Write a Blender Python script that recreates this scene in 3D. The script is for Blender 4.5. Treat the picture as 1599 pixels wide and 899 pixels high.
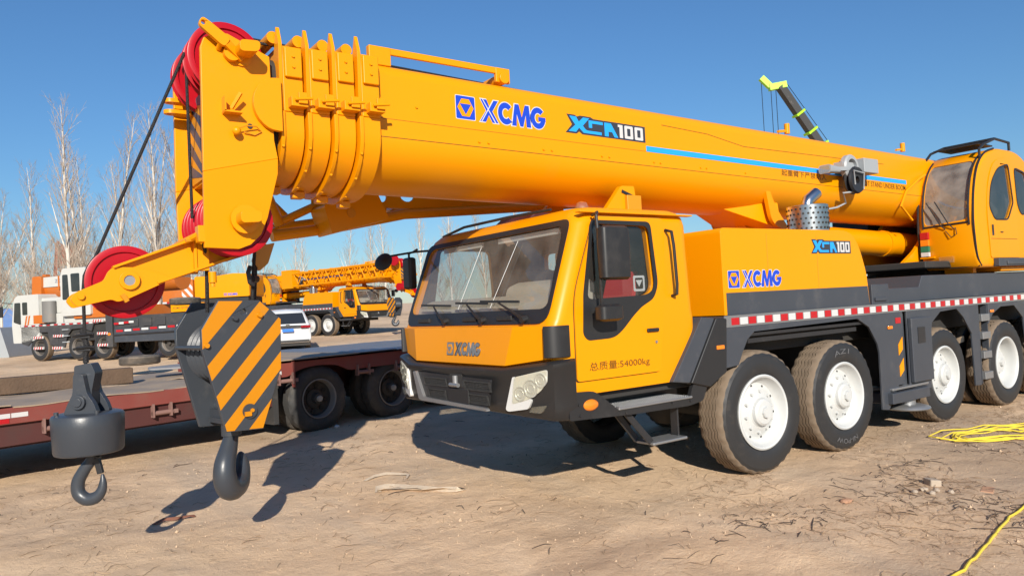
import bpy, bmesh, math, random
from mathutils import Vector, Matrix, noise
from mathutils.geometry import tessellate_polygon
for o in list(bpy.data.objects): bpy.data.objects.remove(o)
SC = bpy.context.scene; COL = SC.collection
R = math.radians
# ---------------------------------------------------------------- camera
cam = bpy.data.cameras.new('camera'); cam.lens = 25.873; cam.sensor_width = 36; cam.clip_end = 3000; cam.clip_start = .05
co = bpy.data.objects.new('camera', cam); COL.objects.link(co)
yaw, pit, rol = R(54.68), R(1.45), R(-3.02)
F = Vector((math.cos(yaw)*math.cos(pit), math.sin(yaw)*math.cos(pit), math.sin(pit)))
R0 = Vector((math.sin(yaw), -math.cos(yaw), 0)); U0 = R0.cross(F)
R2 = R0*math.cos(rol)+U0*math.sin(rol); U2 = -R0*math.sin(rol)+U0*math.cos(rol)
m = Matrix((R2, U2, -F)).transposed().to_4x4(); m.translation = (0, -4.651, 1.822)
co.matrix_world = m; SC.camera = co
# ---------------------------------------------------------------- sky, sun, exposure
SUN_AZ, SUN_EL = R(61), R(25)            # direction the light travels, seen from above
w = bpy.data.worlds.new('World'); SC.world = w; w.use_nodes = True
nt = w.node_tree; bg = nt.nodes['Background']
sky = nt.nodes.new('ShaderNodeTexSky'); sky.sky_type = 'NISHITA'; sky.sun_disc = False
sky.sun_elevation = SUN_EL; sky.sun_rotation = math.atan2(-math.cos(SUN_AZ), -math.sin(SUN_AZ))
sky.altitude = 0; sky.air_density = 1.4; sky.dust_density = .0; sky.ozone_density = 10
nt.links.new(sky.outputs[0], bg.inputs[0]); bg.inputs[1].default_value = .088
sl = bpy.data.lights.new('sun', 'SUN'); sl.energy = 5.0; sl.angle = R(.53); sl.color = (1, .93, .82)
so = bpy.data.objects.new('sun', sl); COL.objects.link(so)
so.rotation_euler = Vector((math.cos(SUN_AZ)*math.cos(SUN_EL), math.sin(SUN_AZ)*math.cos(SUN_EL), -math.sin(SUN_EL))).to_track_quat('-Z', 'Y').to_euler()
so.location = (-10, -20, 20)
SC.view_settings.view_transform = 'Standard'; SC.view_settings.look = 'None'
SC.view_settings.exposure = .35; SC.view_settings.gamma = 1
# ---------------------------------------------------------------- materials
MATS = {}
def mat(name, col, rough=.5, metal=0, var=.05, vs=3., dirt=0, dcol=(.30, .22, .15), ds=2., bump=0, bs=60, coat=0, spec=.5):
    if name in MATS: return MATS[name]
    M = bpy.data.materials.new(name); M.use_nodes = True; N = M.node_tree.nodes; L = M.node_tree.links
    b = N['Principled BSDF']; b.inputs['Roughness'].default_value = rough; b.inputs['Metallic'].default_value = metal; b.inputs['Specular IOR Level'].default_value = spec
    if coat: b.inputs['Coat Weight'].default_value = coat; b.inputs['Coat Roughness'].default_value = .08
    tc = N.new('ShaderNodeTexCoord')
    n1 = N.new('ShaderNodeTexNoise'); n1.inputs['Scale'].default_value = vs; n1.inputs['Detail'].default_value = 6
    L.new(tc.outputs['Object'], n1.inputs['Vector'])
    mx = N.new('ShaderNodeMix'); mx.data_type = 'RGBA'
    mx.inputs['A'].default_value = (*[c*(1-var) for c in col], 1); mx.inputs['B'].default_value = (*[min(1, c*(1+var)) for c in col], 1)
    L.new(n1.outputs['Fac'], mx.inputs['Factor']); out = mx.outputs['Result']
    if dirt:
        n2 = N.new('ShaderNodeTexNoise'); n2.inputs['Scale'].default_value = ds; n2.inputs['Detail'].default_value = 9; n2.inputs['Roughness'].default_value = .68
        L.new(tc.outputs['Object'], n2.inputs['Vector'])
        rp = N.new('ShaderNodeMapRange'); rp.inputs['From Min'].default_value = .62-dirt*.35; rp.inputs['From Max'].default_value = .85-dirt*.25; rp.inputs['To Max'].default_value = min(1, .35+dirt*.6)
        L.new(n2.outputs['Fac'], rp.inputs['Value'])
        m2 = N.new('ShaderNodeMix'); m2.data_type = 'RGBA'; m2.inputs['B'].default_value = (*dcol, 1)
        L.new(out, m2.inputs['A']); L.new(rp.outputs['Result'], m2.inputs['Factor']); out = m2.outputs['Result']
        r2 = N.new('ShaderNodeMapRange'); r2.inputs['To Min'].default_value = rough; r2.inputs['To Max'].default_value = .9
        L.new(rp.outputs['Result'], r2.inputs['Value']); L.new(r2.outputs['Result'], b.inputs['Roughness'])
    L.new(out, b.inputs['Base Color'])
    if bump:
        n3 = N.new('ShaderNodeTexNoise'); n3.inputs['Scale'].default_value = bs; n3.inputs['Detail'].default_value = 5
        L.new(tc.outputs['Object'], n3.inputs['Vector'])
        bp = N.new('ShaderNodeBump'); bp.inputs['Strength'].default_value = bump; bp.inputs['Distance'].default_value = .02
        L.new(n3.outputs['Fac'], bp.inputs['Height']); L.new(bp.outputs['Normal'], b.inputs['Normal'])
    MATS[name] = M; return M
def glass(name, tint=(.5, .52, .52), refl=.10, dust=.12, dcol=(.45, .42, .38)):
    M = bpy.data.materials.new(name); M.use_nodes = True; N = M.node_tree.nodes; L = M.node_tree.links
    N.remove(N['Principled BSDF']); out = N['Material Output']
    tr = N.new('ShaderNodeBsdfTransparent'); tr.inputs[0].default_value = (*tint, 1)
    gl = N.new('ShaderNodeBsdfGlossy'); gl.inputs['Roughness'].default_value = .03; gl.inputs[0].default_value = (.9, .92, .95, 1)
    df = N.new('ShaderNodeBsdfDiffuse'); df.inputs[0].default_value = (*dcol, 1)
    lw = N.new('ShaderNodeLayerWeight'); fr = N.new('ShaderNodeMath'); fr.operation = 'POWER'; fr.inputs[1].default_value = 4.; L.new(lw.outputs['Facing'], fr.inputs[0])
    ad = N.new('ShaderNodeMath'); ad.operation = 'ADD'; ad.inputs[1].default_value = refl+.04; ad.use_clamp = True; L.new(fr.outputs[0], ad.inputs[0])
    a = N.new('ShaderNodeMixShader'); L.new(ad.outputs[0], a.inputs[0]); L.new(tr.outputs[0], a.inputs[1]); L.new(gl.outputs[0], a.inputs[2])
    tc = N.new('ShaderNodeTexCoord'); ns = N.new('ShaderNodeTexNoise'); ns.inputs['Scale'].default_value = 4; ns.inputs['Detail'].default_value = 8
    L.new(tc.outputs['Object'], ns.inputs['Vector'])
    mr = N.new('ShaderNodeMapRange'); mr.inputs['From Min'].default_value = .3; mr.inputs['From Max'].default_value = .75; mr.inputs['To Min'].default_value = dust*.5; mr.inputs['To Max'].default_value = dust*1.6
    L.new(ns.outputs['Fac'], mr.inputs['Value'])
    c = N.new('ShaderNodeMixShader'); L.new(mr.outputs['Result'], c.inputs[0]); L.new(a.outputs[0], c.inputs[1]); L.new(df.outputs[0], c.inputs[2])
    L.new(c.outputs[0], out.inputs[0]); MATS[name] = M; return M
YEL = mat('yellow_paint', (.74, .275, .0), .34, var=.03, vs=1.3, dirt=.10, dcol=(.56, .24, .01), ds=1.6, spec=.28, bump=.02, bs=9)
YEL2 = mat('yellow_paint_faded', (.60, .24, .006), .42, var=.06, dirt=.15, dcol=(.35, .2, .06))
GREY = mat('grey_paint', (.046, .052, .064), .42, var=.12, dirt=.22, dcol=(.13, .12, .11), ds=3)
HGREY = mat('hook_grey_paint', (.040, .046, .056), .36, var=.1, dirt=.12, dcol=(.12, .11, .1), ds=4, bump=.05, bs=40)
BLACK = mat('black_plastic', (.018, .018, .019), .45, var=.1, dirt=.15, dcol=(.07, .062, .055))
BLACKM = mat('black_metal', (.02, .02, .022), .4, var=.1, dirt=.2, dcol=(.09, .075, .06))
DARK = mat('dark_underbody', (.025, .024, .023), .75, var=.2, dirt=.3, dcol=(.07, .055, .04))
RUB = mat('tyre_rubber', (.022, .022, .023), .55, var=.15, dirt=.14, dcol=(.11, .09, .07), ds=5)
TREAD = mat('dusty_tread', (.17, .125, .085), .9, var=.3, vs=12, dirt=.25, dcol=(.05, .045, .04), ds=6)
WRIM = mat('white_rim_paint', (.50, .51, .50), .4, var=.04, dirt=.14, dcol=(.36, .33, .28), ds=6)
RED = mat('red_sheave_paint', (.38, .003, .011), .34, var=.08, dirt=.1, dcol=(.22, .015, .015), spec=.35)
SIL = mat('silver_plate', (.34, .345, .35), .42, metal=.7, var=.12, dirt=.25, dcol=(.25, .22, .18), ds=8)
CHR = mat('chrome', (.75, .76, .76), .12, metal=1)
ROPE = mat('steel_rope', (.022, .021, .022), .5, metal=.3, var=.3, vs=60, bump=.6, bs=150)
WHITE = mat('white_paint', (.55, .55, .535), .45, var=.05, dirt=.1)
REFR = mat('reflector_red', (.42, .008, .014), .3, var=.05)
REFW = mat('reflector_white', (.55, .545, .54), .3, var=.05)
ORA = mat('amber_lens', (.75, .2, .01), .2, coat=.5)
BLUE = mat('logo_blue', (.012, .055, .5), .35)
SKYB = mat('badge_blue', (.02, .32, .85), .35)
BADGE = mat('badge_dark', (.035, .038, .05), .4)
LGREY = mat('light_grey_metal', (.30, .32, .335), .45, var=.06)
BRN = mat('letter_brown', (.12, .05, .005), .5)
GL_F = glass('windshield_glass', (.84, .86, .84), .02, .17, (.42, .38, .33))
GL_S = glass('side_window_glass', (.74, .77, .78), .04, .04)
GL_O = glass('operator_windshield', (.5, .5, .48), .04, .42, (.40, .37, .33))
GL_D = glass('dark_far_glass', (.10, .11, .12), .06, .04)
LENS = glass('lamp_lens', (.97, .97, .92), .02, .05, (.7, .67, .56))
INT = mat('cab_trim', (.10, .075, .055), .85, var=.15)
# ---------------------------------------------------------------- mesh helpers
WM = {}
class MB:
    def __init__(s): s.v = []; s.f = []; s.m = []; s.mi = 0
    def add(s, vs, fs):
        k = len(s.v); s.v += [tuple(p) for p in vs]; s.f += [tuple(i+k for i in f) for f in fs]; s.m += [s.mi]*len(fs); return s
    def box(s, x0, x1, y0, y1, z0, z1):
        return s.add([(x0,y0,z0),(x1,y0,z0),(x1,y1,z0),(x0,y1,z0),(x0,y0,z1),(x1,y0,z1),(x1,y1,z1),(x0,y1,z1)],
                     [(0,3,2,1),(4,5,6,7),(0,1,5,4),(1,2,6,5),(2,3,7,6),(3,0,4,7)])
    def bar(s, a, b, w, h, up=(0, 0, 1)):
        a, b = Vector(a), Vector(b); d = (b-a).normalized(); u = Vector(up)
        if abs(d.dot(u)) > .98: u = Vector((1, 0, 0))
        sd = d.cross(u).normalized(); u = sd.cross(d)
        vs = [p+sd*(i*w/2)+u*(j*h/2) for p in (a, b) for i, j in ((-1,-1),(1,-1),(1,1),(-1,1))]
        return s.add(vs, [(3,2,1,0),(4,5,6,7),(0,1,5,4),(1,2,6,5),(2,3,7,6),(3,0,4,7)])
    def prism(s, loops, fn, t0, t1):
        """outline (and holes) in 2D, mapped by fn(a, b, t) to 3D, from t0 to t1"""
        if not isinstance(loops[0][0], (tuple, list)): loops = [loops]
        tr = tessellate_polygon([[Vector((a, b, 0)) for a, b in l] for l in loops])
        flat = [p for l in loops for p in l]; n = len(flat)
        vs = [fn(a, b, t0) for a, b in flat]+[fn(a, b, t1) for a, b in flat]
        fs = []
        for t in tr: fs.append(tuple(t)); fs.append(tuple(i+n for i in reversed(t)))
        k = 0
        for l in loops:
            q = len(l)
            for i in range(q): fs.append((k+i, k+(i+1) % q, n+k+(i+1) % q, n+k+i))
            k += q
        return s.add(vs, fs)
    def sheet(s, loop, fn, t):
        tr = tessellate_polygon([[Vector((a, b, 0)) for a, b in loop]]); return s.add([fn(a, b, t) for a, b in loop], [tuple(q) for q in tr])
    def xz(s, loops, y0, y1): return s.prism(loops, lambda a, b, t: (a, t, b), y0, y1)
    def yz(s, loops, x0, x1): return s.prism(loops, lambda a, b, t: (t, a, b), x0, x1)
    def xy(s, loops, z0, z1): return s.prism(loops, lambda a, b, t: (a, b, t), z0, z1)
    def cyl(s, a, b, r, r2=None, n=16, caps=True):
        a, b = Vector(a), Vector(b); d = (b-a).normalized(); r2 = r if r2 is None else r2
        u = d.orthogonal().normalized(); w_ = d.cross(u)
        vs = [p+(u*math.cos(6.28318*i/n)+w_*math.sin(6.28318*i/n))*q for p, q in ((a, r), (b, r2)) for i in range(n)]
        fs = [(i, (i+1) % n, n+(i+1) % n, n+i) for i in range(n)]
        if caps: fs += [tuple(reversed(range(n))), tuple(range(n, 2*n))]
        return s.add(vs, fs)
    def tube(s, pts, r, n=8, closed=False):
        P = [Vector(p) for p in pts]; rs = r if isinstance(r, (list, tuple)) else [r]*len(P); vs = []; up = None
        for i, p in enumerate(P):
            d = (P[min(i+1, len(P)-1)]-P[max(i-1, 0)]).normalized()
            if up is None: up = d.orthogonal().normalized()
            up = (up-d*up.dot(d))
            up = up.normalized() if up.length > 1e-6 else d.orthogonal().normalized()
            sd = d.cross(up)
            vs += [p+(up*math.cos(6.28318*k/n)+sd*math.sin(6.28318*k/n))*rs[i] for k in range(n)]
        fs = []
        for i in range(len(P)-1):
            for k in range(n): fs.append((i*n+k, i*n+(k+1) % n, (i+1)*n+(k+1) % n, (i+1)*n+k))
        fs += [tuple(reversed(range(n))), tuple(range(len(vs)-n, len(vs)))]
        return s.add(vs, fs)
    def lathe(s, prof, o=(0, 0, 0), ax='y', n=32, mats=None, closed=False, mod=None):
        o = Vector(o); k = len(prof); vs = []
        for i in range(n):
            c, q = math.cos(6.28318531*i/n), math.sin(6.28318531*i/n)
            for j, (r, a) in enumerate(prof):
                if mod: r, a = mod(i, j, r, a)
                vs.append(o+Vector({'y': (r*c, a, r*q), 'z': (r*c, r*q, a), 'x': (a, r*c, r*q)}[ax]))
        fs = []; ms = []
        for i in range(n):
            for j in range(k if closed else k-1):
                jj = (j+1) % k
                if prof[j][0] < 1e-6 and prof[jj][0] < 1e-6: continue
                fs.append((i*k+j, i*k+jj, ((i+1) % n)*k+jj, ((i+1) % n)*k+j)); ms.append(mats[j] if mats else s.mi)
        b = len(s.m); s.add(vs, fs); s.m[b:] = ms; return s
    def loft(s, rings, caps=True, closed=True):
        n = len(rings[0]); vs = [p for r in rings for p in r]; fs = []
        for i in range(len(rings)-1):
            for k in range(n if closed else n-1): fs.append((i*n+k, i*n+(k+1) % n, (i+1)*n+(k+1) % n, (i+1)*n+k))
        if caps: fs += [tuple(reversed(range(n))), tuple(range(len(vs)-n, len(vs)))]
        return s.add(vs, fs)
    def ball(s, c, r, n=12, sc=(1, 1, 1)):
        pr = [(math.sin(math.pi*i/(n//2))*r, -math.cos(math.pi*i/(n//2))*r) for i in range(n//2+1)]
        k = len(s.v); s.lathe(pr, (0, 0, 0), 'z', n)
        for i in range(k, len(s.v)): s.v[i] = tuple(s.v[i][j]*sc[j]+c[j] for j in range(3))
        return s
    def map(s, fn): s.v = [fn(p) for p in s.v]; return s
    def mesh(s, name, mats, smooth=40):
        me = bpy.data.meshes.new(name); me.from_pydata([tuple(p) for p in s.v], [], s.f)
        mats = mats if isinstance(mats, (list, tuple)) else [mats]; s.m = s.m if len(s.m) == len(s.f) else [0]*len(s.f)
        for q in mats: me.materials.append(q)
        if len(mats) > 1: me.polygons.foreach_set('material_index', s.m)
        bm = bmesh.new(); bm.from_mesh(me); bmesh.ops.recalc_face_normals(bm, faces=bm.faces); bm.to_mesh(me); bm.free()
        if smooth: me.shade_smooth(); me.set_sharp_from_angle(angle=R(smooth))
        me.update(); return me
    def build(s, name, mats, parent=None, bevel=0, smooth=40, loc=(0, 0, 0), rot=(0, 0, 0), world=True, seg=2):
        return obj(name, s.mesh(name, mats, smooth), parent, loc, rot, world, bevel, seg)
def obj(name, me, parent=None, loc=(0, 0, 0), rot=(0, 0, 0), world=True, bevel=0, seg=2):
    o = bpy.data.objects.new(name, me); COL.objects.link(o)
    from mathutils import Euler
    L = Matrix.Translation(loc) @ Euler(rot).to_matrix().to_4x4()
    o.location = loc; o.rotation_euler = rot
    if parent:
        o.parent = parent
        if world: o.matrix_parent_inverse = WM[parent.name].inverted(); WM[o.name] = L
        else: WM[o.name] = WM[parent.name] @ L
    else: WM[o.name] = L
    if bevel:
        b = o.modifiers.new('bevel', 'BEVEL'); b.width = bevel; b.segments = seg; b.limit_method = 'ANGLE'; b.angle_limit = R(38); b.harden_normals = True
    return o
def tag(o, label, cat, group=None):
    o['label'] = label; o['category'] = cat
    if group: o['group'] = group
    return o
def thing(name, label, cat, loc=(0, 0, 0), rz=0, group=None):
    return tag(obj(name, None, None, loc, (0, 0, rz)), label, cat, group)
def copy_tree(o, parent=None, loc=None, rot=None):
    c = o.copy(); COL.objects.link(c)
    if parent: c.parent = parent; c.matrix_parent_inverse = o.matrix_parent_inverse.copy()
    if loc is not None: c.location = loc
    if rot is not None: c.rotation_euler = rot
    from mathutils import Euler
    L = Matrix.Translation(c.location) @ c.rotation_euler.to_matrix().to_4x4()
    if parent is not None and c.matrix_parent_inverse: WM[c.name] = WM[parent.name] @ c.matrix_parent_inverse @ L
    else: WM[c.name] = L
    for ch in [x for x in bpy.data.objects if x.parent == o]: copy_tree(ch, c)
    return c
def rrect(x0, x1, y0, y1, r, n=4):
    out = []
    for cx, cy, a in ((x1-r, y1-r, 0), (x0+r, y1-r, 90), (x0+r, y0+r, 180), (x1-r, y0+r, 270)):
        for i in range(n+1): t = R(a+90*i/n); out.append((cx+r*math.cos(t), cy+r*math.sin(t)))
    return out
def rpoly(pts, r, n=3):
    """round the corners of a polygon"""
    out = []; k = len(pts)
    for i in range(k):
        p = Vector(pts[i]); a = Vector(pts[i-1]); b = Vector(pts[(i+1) % k])
        rr = r[i] if isinstance(r, (list, tuple)) else r
        if rr <= 0: out.append(tuple(p)); continue
        da, db = (a-p), (b-p); la, lb = min(rr, da.length*.49), min(rr, db.length*.49)
        q0, q1 = p+da.normalized()*la, p+db.normalized()*lb
        for j in range(n+1):
            t = j/n; out.append(tuple(q0*(1-t)**2+p*2*t*(1-t)+q1*t*t))
    return out
def smooth(pts, n=5):
    P_ = [Vector(p) for p in pts]; out = []
    for i in range(len(P_)-1):
        p0, p1, p2, p3 = P_[max(i-1, 0)], P_[i], P_[i+1], P_[min(i+2, len(P_)-1)]
        for j in range(n):
            t = j/n; out.append(.5*((2*p1)+(-p0+p2)*t+(2*p0-5*p1+4*p2-p3)*t*t+(-p0+3*p1-3*p2+p3)*t**3))
    return out+[P_[-1]]
def circ(x, y, r, n=16, ry=None, a0=0): return [(x+r*math.cos(a0+6.28318*i/n), y+(ry or r)*math.sin(a0+6.28318*i/n)) for i in range(n)]
def gz(x, y): return .02*max(y, -20) if y < 150 else 3.
# text is turned into meshes while the scene is still small
TXT = {}
def text(s, bold=0):
    if (s, bold) in TXT: return TXT[s, bold]
    c = bpy.data.curves.new('t', 'FONT'); c.body = s; c.size = 1; c.offset = bold; c.resolution_u = 3
    o = bpy.data.objects.new('t', c); COL.objects.link(o)
    dg = bpy.context.evaluated_depsgraph_get(); dg.update()
    me = bpy.data.meshes.new_from_object(o.evaluated_get(dg))
    vs = [tuple(v.co) for v in me.vertices]; fs = [tuple(p.vertices) for p in me.polygons]
    bpy.data.objects.remove(o); bpy.data.curves.remove(c); bpy.data.meshes.remove(me)
    x0 = min(v[0] for v in vs); x1 = max(v[0] for v in vs); y0 = min(v[1] for v in vs); y1 = max(v[1] for v in vs)
    TXT[s, bold] = ([((v[0]-x0)/(x1-x0), (v[1]-y0)/(y1-y0)) for v in vs], fs); return TXT[s, bold]
def put_text(mb, s, fn, bold=0):
    """fn maps unit box (a, b) to 3D"""
    vs, fs = text(s, bold); mb.add([fn(a, b) for a, b in vs], fs)
CUTS = []
def boolean_cut(name, solid, cutters, mats, smooth=35):
    o = bpy.data.objects.new(name, solid.mesh(name, mats, 0)); COL.objects.link(o); tmp = [o]
    for c in cutters:
        q = bpy.data.objects.new('c', c.mesh('c', mats, 0)); COL.objects.link(q); tmp.append(q)
        md = o.modifiers.new('b', 'BOOLEAN'); md.object = q; md.operation = 'DIFFERENCE'; md.solver = 'EXACT'
    dg = bpy.context.evaluated_depsgraph_get(); dg.update()
    me = bpy.data.meshes.new_from_object(o.evaluated_get(dg)); me.name = name
    for q in tmp: bpy.data.objects.remove(q)
    me.shade_smooth(); me.set_sharp_from_angle(angle=R(smooth)); return me
# ---------------------------------------------------------------- printed marks
def arc(cx, cy, rx, ry, ix, iy, a0, a1, n=22):
    o = [(cx+rx*math.cos(R(a0+(a1-a0)*i/n)), cy+ry*math.sin(R(a0+(a1-a0)*i/n))) for i in range(n+1)]
    i_ = [(cx+ix*math.cos(R(a0+(a1-a0)*i/n)), cy+iy*math.sin(R(a0+(a1-a0)*i/n))) for i in range(n+1)]
    return o+i_[::-1]
XL = [(.06, 1), (.40, 1), (.54, .70), (.74, 1), (1.04, 1), (.70, .5), (1.02, 0), (.68, 0), (.5, .32), (.32, 0), (0, 0), (.36, .5)]
WORD = [XL, arc(1.46, .5, .44, .5, .2, .24, 42, 318),
        [(a-.1, b) for a, b in [(1.90, 0), (2.1, 1), (2.34, 1), (2.49, .42), (2.70, 1), (2.94, 1), (3.03, 0), (2.76, 0), (2.73, .55), (2.56, 0), (2.38, 0), (2.2, .55), (2.17, 0)]],
        arc(3.37, .5, .45, .5, .2, .24, 42, 352)]
def put_mark(mb, fn, offs=.0015, small=False):
    """emblem square + four letters in a box 5.1 wide, 1 high; slots: 0 blue, 1 pale line, 2 ground colour"""
    S = lambda l, s=1, dx=0, dy=0: [(a*s+dx, b*s+dy) for a, b in l]
    mb.mi = 1; mb.prism(rrect(-.03, 1.03, -.03, 1.03, .06, 2), fn, 0, offs*.6)
    mb.mi = 0; mb.prism(rrect(0, 1, 0, 1, .05, 2), fn, 0, offs)
    hexa = [(.30, .12), (.70, .12), (.93, .5), (.70, .88), (.30, .88), (.07, .5)]
    mb.mi = 2; mb.prism(hexa, fn, 0, offs*1.7)
    mb.mi = 0; mb.prism([(.2, .66), (.8, .66), (.5, .2)], fn, 0, offs*2.4)
    for q, L_ in enumerate(WORD):
        mb.mi = 1; c = (sum(a for a, b in L_)/len(L_), .5)
        if q in (0, 2): mb.prism(S([(c[0]+(a-c[0])*1.12, .5+(b-.5)*1.08) for a, b in L_], 1, 1.27), fn, 0, offs*.6)
        else: mb.prism(S(arc(1.46 if q == 1 else 3.37, .5, .48, .54, .16, .20, 40, 320 if q == 1 else 355), 1, 1.27), fn, 0, offs*.6)
        mb.mi = 0; mb.prism(S(L_, 1, 1.27), fn, 0, offs)
    mb.prism([(4.66, .36), (5.10, .36), (5.10, .56), (4.66, .56)], fn, 0, offs*1.35)
    mb.mi = 1; mb.prism([(1.42, 1.0), (1.47, 1.0), (2.16, 0), (2.10, 0)], fn, 0, offs*1.8)
    mb.prism([(1.33, 0), (1.38, 0), (2.06, 1), (2.0, 1)], fn, 0, offs*2.0)
    mb.mi = 0
def put_badge(mb, fn, offs=.0015):
    """XCA100 in a box 5 wide, 1 high; slots: 0 dark, 1 blue, 2 white"""
    mb.mi = 0; mb.prism([(0, 1.06), (.5, 1.06), (.62, .98), (.8, 1.06), (1.45, 1.06), (1.62, .97), (5, .97), (5, 0), (1.1, 0), (.9, .0), (.72, .14), (.55, 0), (-.1, 0), (.3, .5)], fn, 0, offs)
    mb.mi = 1
    for i, L_ in enumerate(([(.16, .97), (.56, .97), (.72, .70), (.98, .97), (1.36, .97), (.95, .5), (1.12, .30), (1.22, .26), (2.1, .26), (2.1, .1), (.98, .1), (.72, .36), (.52, .1), (.08, .1), (.5, .5)],
              [(1.32, .86), (2.2, .86), (2.2, .70), (1.52, .70), (1.52, .44), (1.32, .44)],
              [(2.3, .08), (2.3, .87), (2.72, .87), (3.16, .08), (2.92, .08), (2.78, .36), (2.54, .36), (2.54, .08)])):
        mb.prism(L_, fn, 0, offs*(1.8+.15*i))
    mb.mi = 2
    mb.prism([(3.27, .1), (3.48, .1), (3.48, .87), (3.17, .87), (3.17, .73), (3.27, .73)], fn, 0, offs*1.8)
    for x in (3.6, 4.28): mb.prism([rrect(x, x+.56, .1, .87, .04, 1), rrect(x+.17, x+.39, .26, .71, .02, 1)], fn, 0, offs*1.8)
    mb.mi = 0
def side_fn(u0, z0, su, sz, v, shear=0, dz=0):   # reading direction +x, surface facing -y
    return lambda a, b, t: (u0+a*su+b*shear, v-t, z0+b*sz+dz*a*su)
# ---------------------------------------------------------------- wheels
TW = .36
def tyre_mesh(name, Rr=.625, rim=.385, tw=TW, n=128, zig=.007, dusty=True):
    s = Rr/.625
    pr = [(rim-.02, .05), (rim, .022), (rim+.02, .012), (rim+.05, .004), (rim+.09, 0), (rim+.13*s, .004), (rim+.155*s, .010), (Rr-.062, .013), (Rr-.058, .016), (Rr-.03, .026), (Rr-.008, .042)]
    ns = len(pr); tr = []; gy = [.098, .139, .18, .221, .262]
    tr.append((Rr-.001, .062))
    for g in gy:
        g = g*tw/.36; tr += [(Rr, g-.0065), (Rr-.02, g-.0045), (Rr-.02, g+.0045), (Rr, g+.0065)]
    tr.append((Rr-.001, tw-.062))
    P = pr+tr+[(r, tw-y) for r, y in reversed(pr)]
    lo, hi = ns, ns+len(tr)
    def mod(i, j, r, a):
        if lo < j < hi-1: a += zig*(1 if (i//2) % 2 else -1)*1.1
        if j in (ns-1, hi) and i % 4 < 2: r -= .016
        if j in (ns-2, hi+1) and i % 4 < 2: r -= .006
        if j in (lo, hi-1) and i % 4 < 2: r -= .010
        return r, a
    mats = [1 if ns-2 <= j <= hi else 0 for j in range(len(P))]
    return MB().lathe(P, n=n, mats=mats, mod=mod, closed=True).mesh(name, [RUB, TREAD if dusty else RUB], 28)
def rim_mesh(name, deep=False, s=1.):
    if not deep:
        pr = [(.377, .03), (.380, .012), (.365, .002), (.350, .010), (.338, .040), (.325, .075), (.305, .10), (.292, .112), (.265, .112), (.25, .104), (.175, .062), (.155, .058), (.142, .045), (.135, .012), (.115, -.004), (.07, -.008), (0.0001, -.01)]
    else:
        pr = [(.377, .03), (.380, .012), (.365, .004), (.352, .012), (.338, .035), (.33, .08), (.32, .16), (.30, .2), (.25, .2), (.17, .19), (.165, .13), (.15, .11), (.08, .1), (.0001, .1)]
    mb = MB().lathe([(r*s, a) for r, a in pr], n=48)
    return mb.mesh(name, WRIM, 30)
TY = tyre_mesh('tyre'); RM = rim_mesh('rim'); RMD = rim_mesh('rim_deep', True)
nutm = MB().cyl((0, .02, 0), (0, -.028, 0), .017, .014, n=8).mesh('wheel_nut', WRIM)
holem = MB().cyl((0, .01, 0), (0, -.003, 0), .013, n=8).mesh('wheel_hole', DARK)
capm = MB().cyl((0, .02, 0), (0, -.02, 0), .062, .058, n=8).cyl((0, -.018, 0), (0, -.024, 0), .05, n=8).mesh('hub_cap', WRIM, 20)
def wheel(parent, loc, deep=False, rz=0, detail=True, rot0=0):
    w_ = obj('wheel', TY, parent, loc, (0, rot0, rz))
    w_.rotation_euler = (0, rot0, rz)
    obj('rim', RMD if deep else RM, w_, world=False)
    if detail:
        y0 = .175 if deep else .080
        for i in range(10):
            a = 6.28318*i/10+.2
            obj('wheel_nut', nutm, w_, (.205*math.cos(a), y0+.004, .205*math.sin(a)), world=False)
            a += .31
            obj('wheel_hole', holem, w_, (.268*math.cos(a), (.196 if deep else .112), .268*math.sin(a)), world=False)
        obj('hub_cap', capm, w_, (0, .09 if deep else -.012, 0), world=False)
    return w_
# ================================================================ the crane
CR = thing('mobile_crane', 'big yellow truck crane with its long boom lowered over the driver cab', 'crane', (8, 1.35, 0))
VC = 1.35
# chassis
MB().box(4.2, 15.4, .82, 1.88, .78, 1.45).box(4.0, 15.2, .3, 2.4, 1.2, 1.5).box(3.95, 5.7, .12, 2.58, .98, 1.3).box(8.9, 9.9, .12, 2.58, .6, 1.4).build('chassis_frame', DARK, CR, .01)
for i, u in enumerate((6.34, 7.82, 10.28, 12.12, 13.56)):
    MB().cyl((u, .3, .61), (u, 2.4, .61), .09, n=12).ball((u, 1.35, .61), .24, 12).build('axle', DARK, CR)
    W2_ = wheel(CR, (u, 0 if i != 2 else .03, .625), deep=i > 2, rot0=.3*i, rz=R(-2.5) if i == 0 else R(-1) if i == 1 else 0)
    if i == 1:
        for s_, a0, sp in (('AZ1', 112, 34), ('NI-POW', 290, 46)):
            mb = MB(); put_text(mb, s_, lambda a, b: ((.475+.055*b)*math.cos(R(a0-a*sp)), -.0035-.002*math.sin(3.1416*b), (.475+.055*b)*math.sin(R(a0-a*sp))), .01)
            mb.build('tyre_lettering', mat('rubber_lettering', (.10, .10, .105), .5), W2_, smooth=0, world=False, rot=(0, -.3*i, 0))
    wheel(CR, (u, 2.7, .625), deep=i > 2, rz=math.pi, detail=False)
    if i > 2: wheel(CR, (u, .40, .625), detail=False); 
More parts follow.
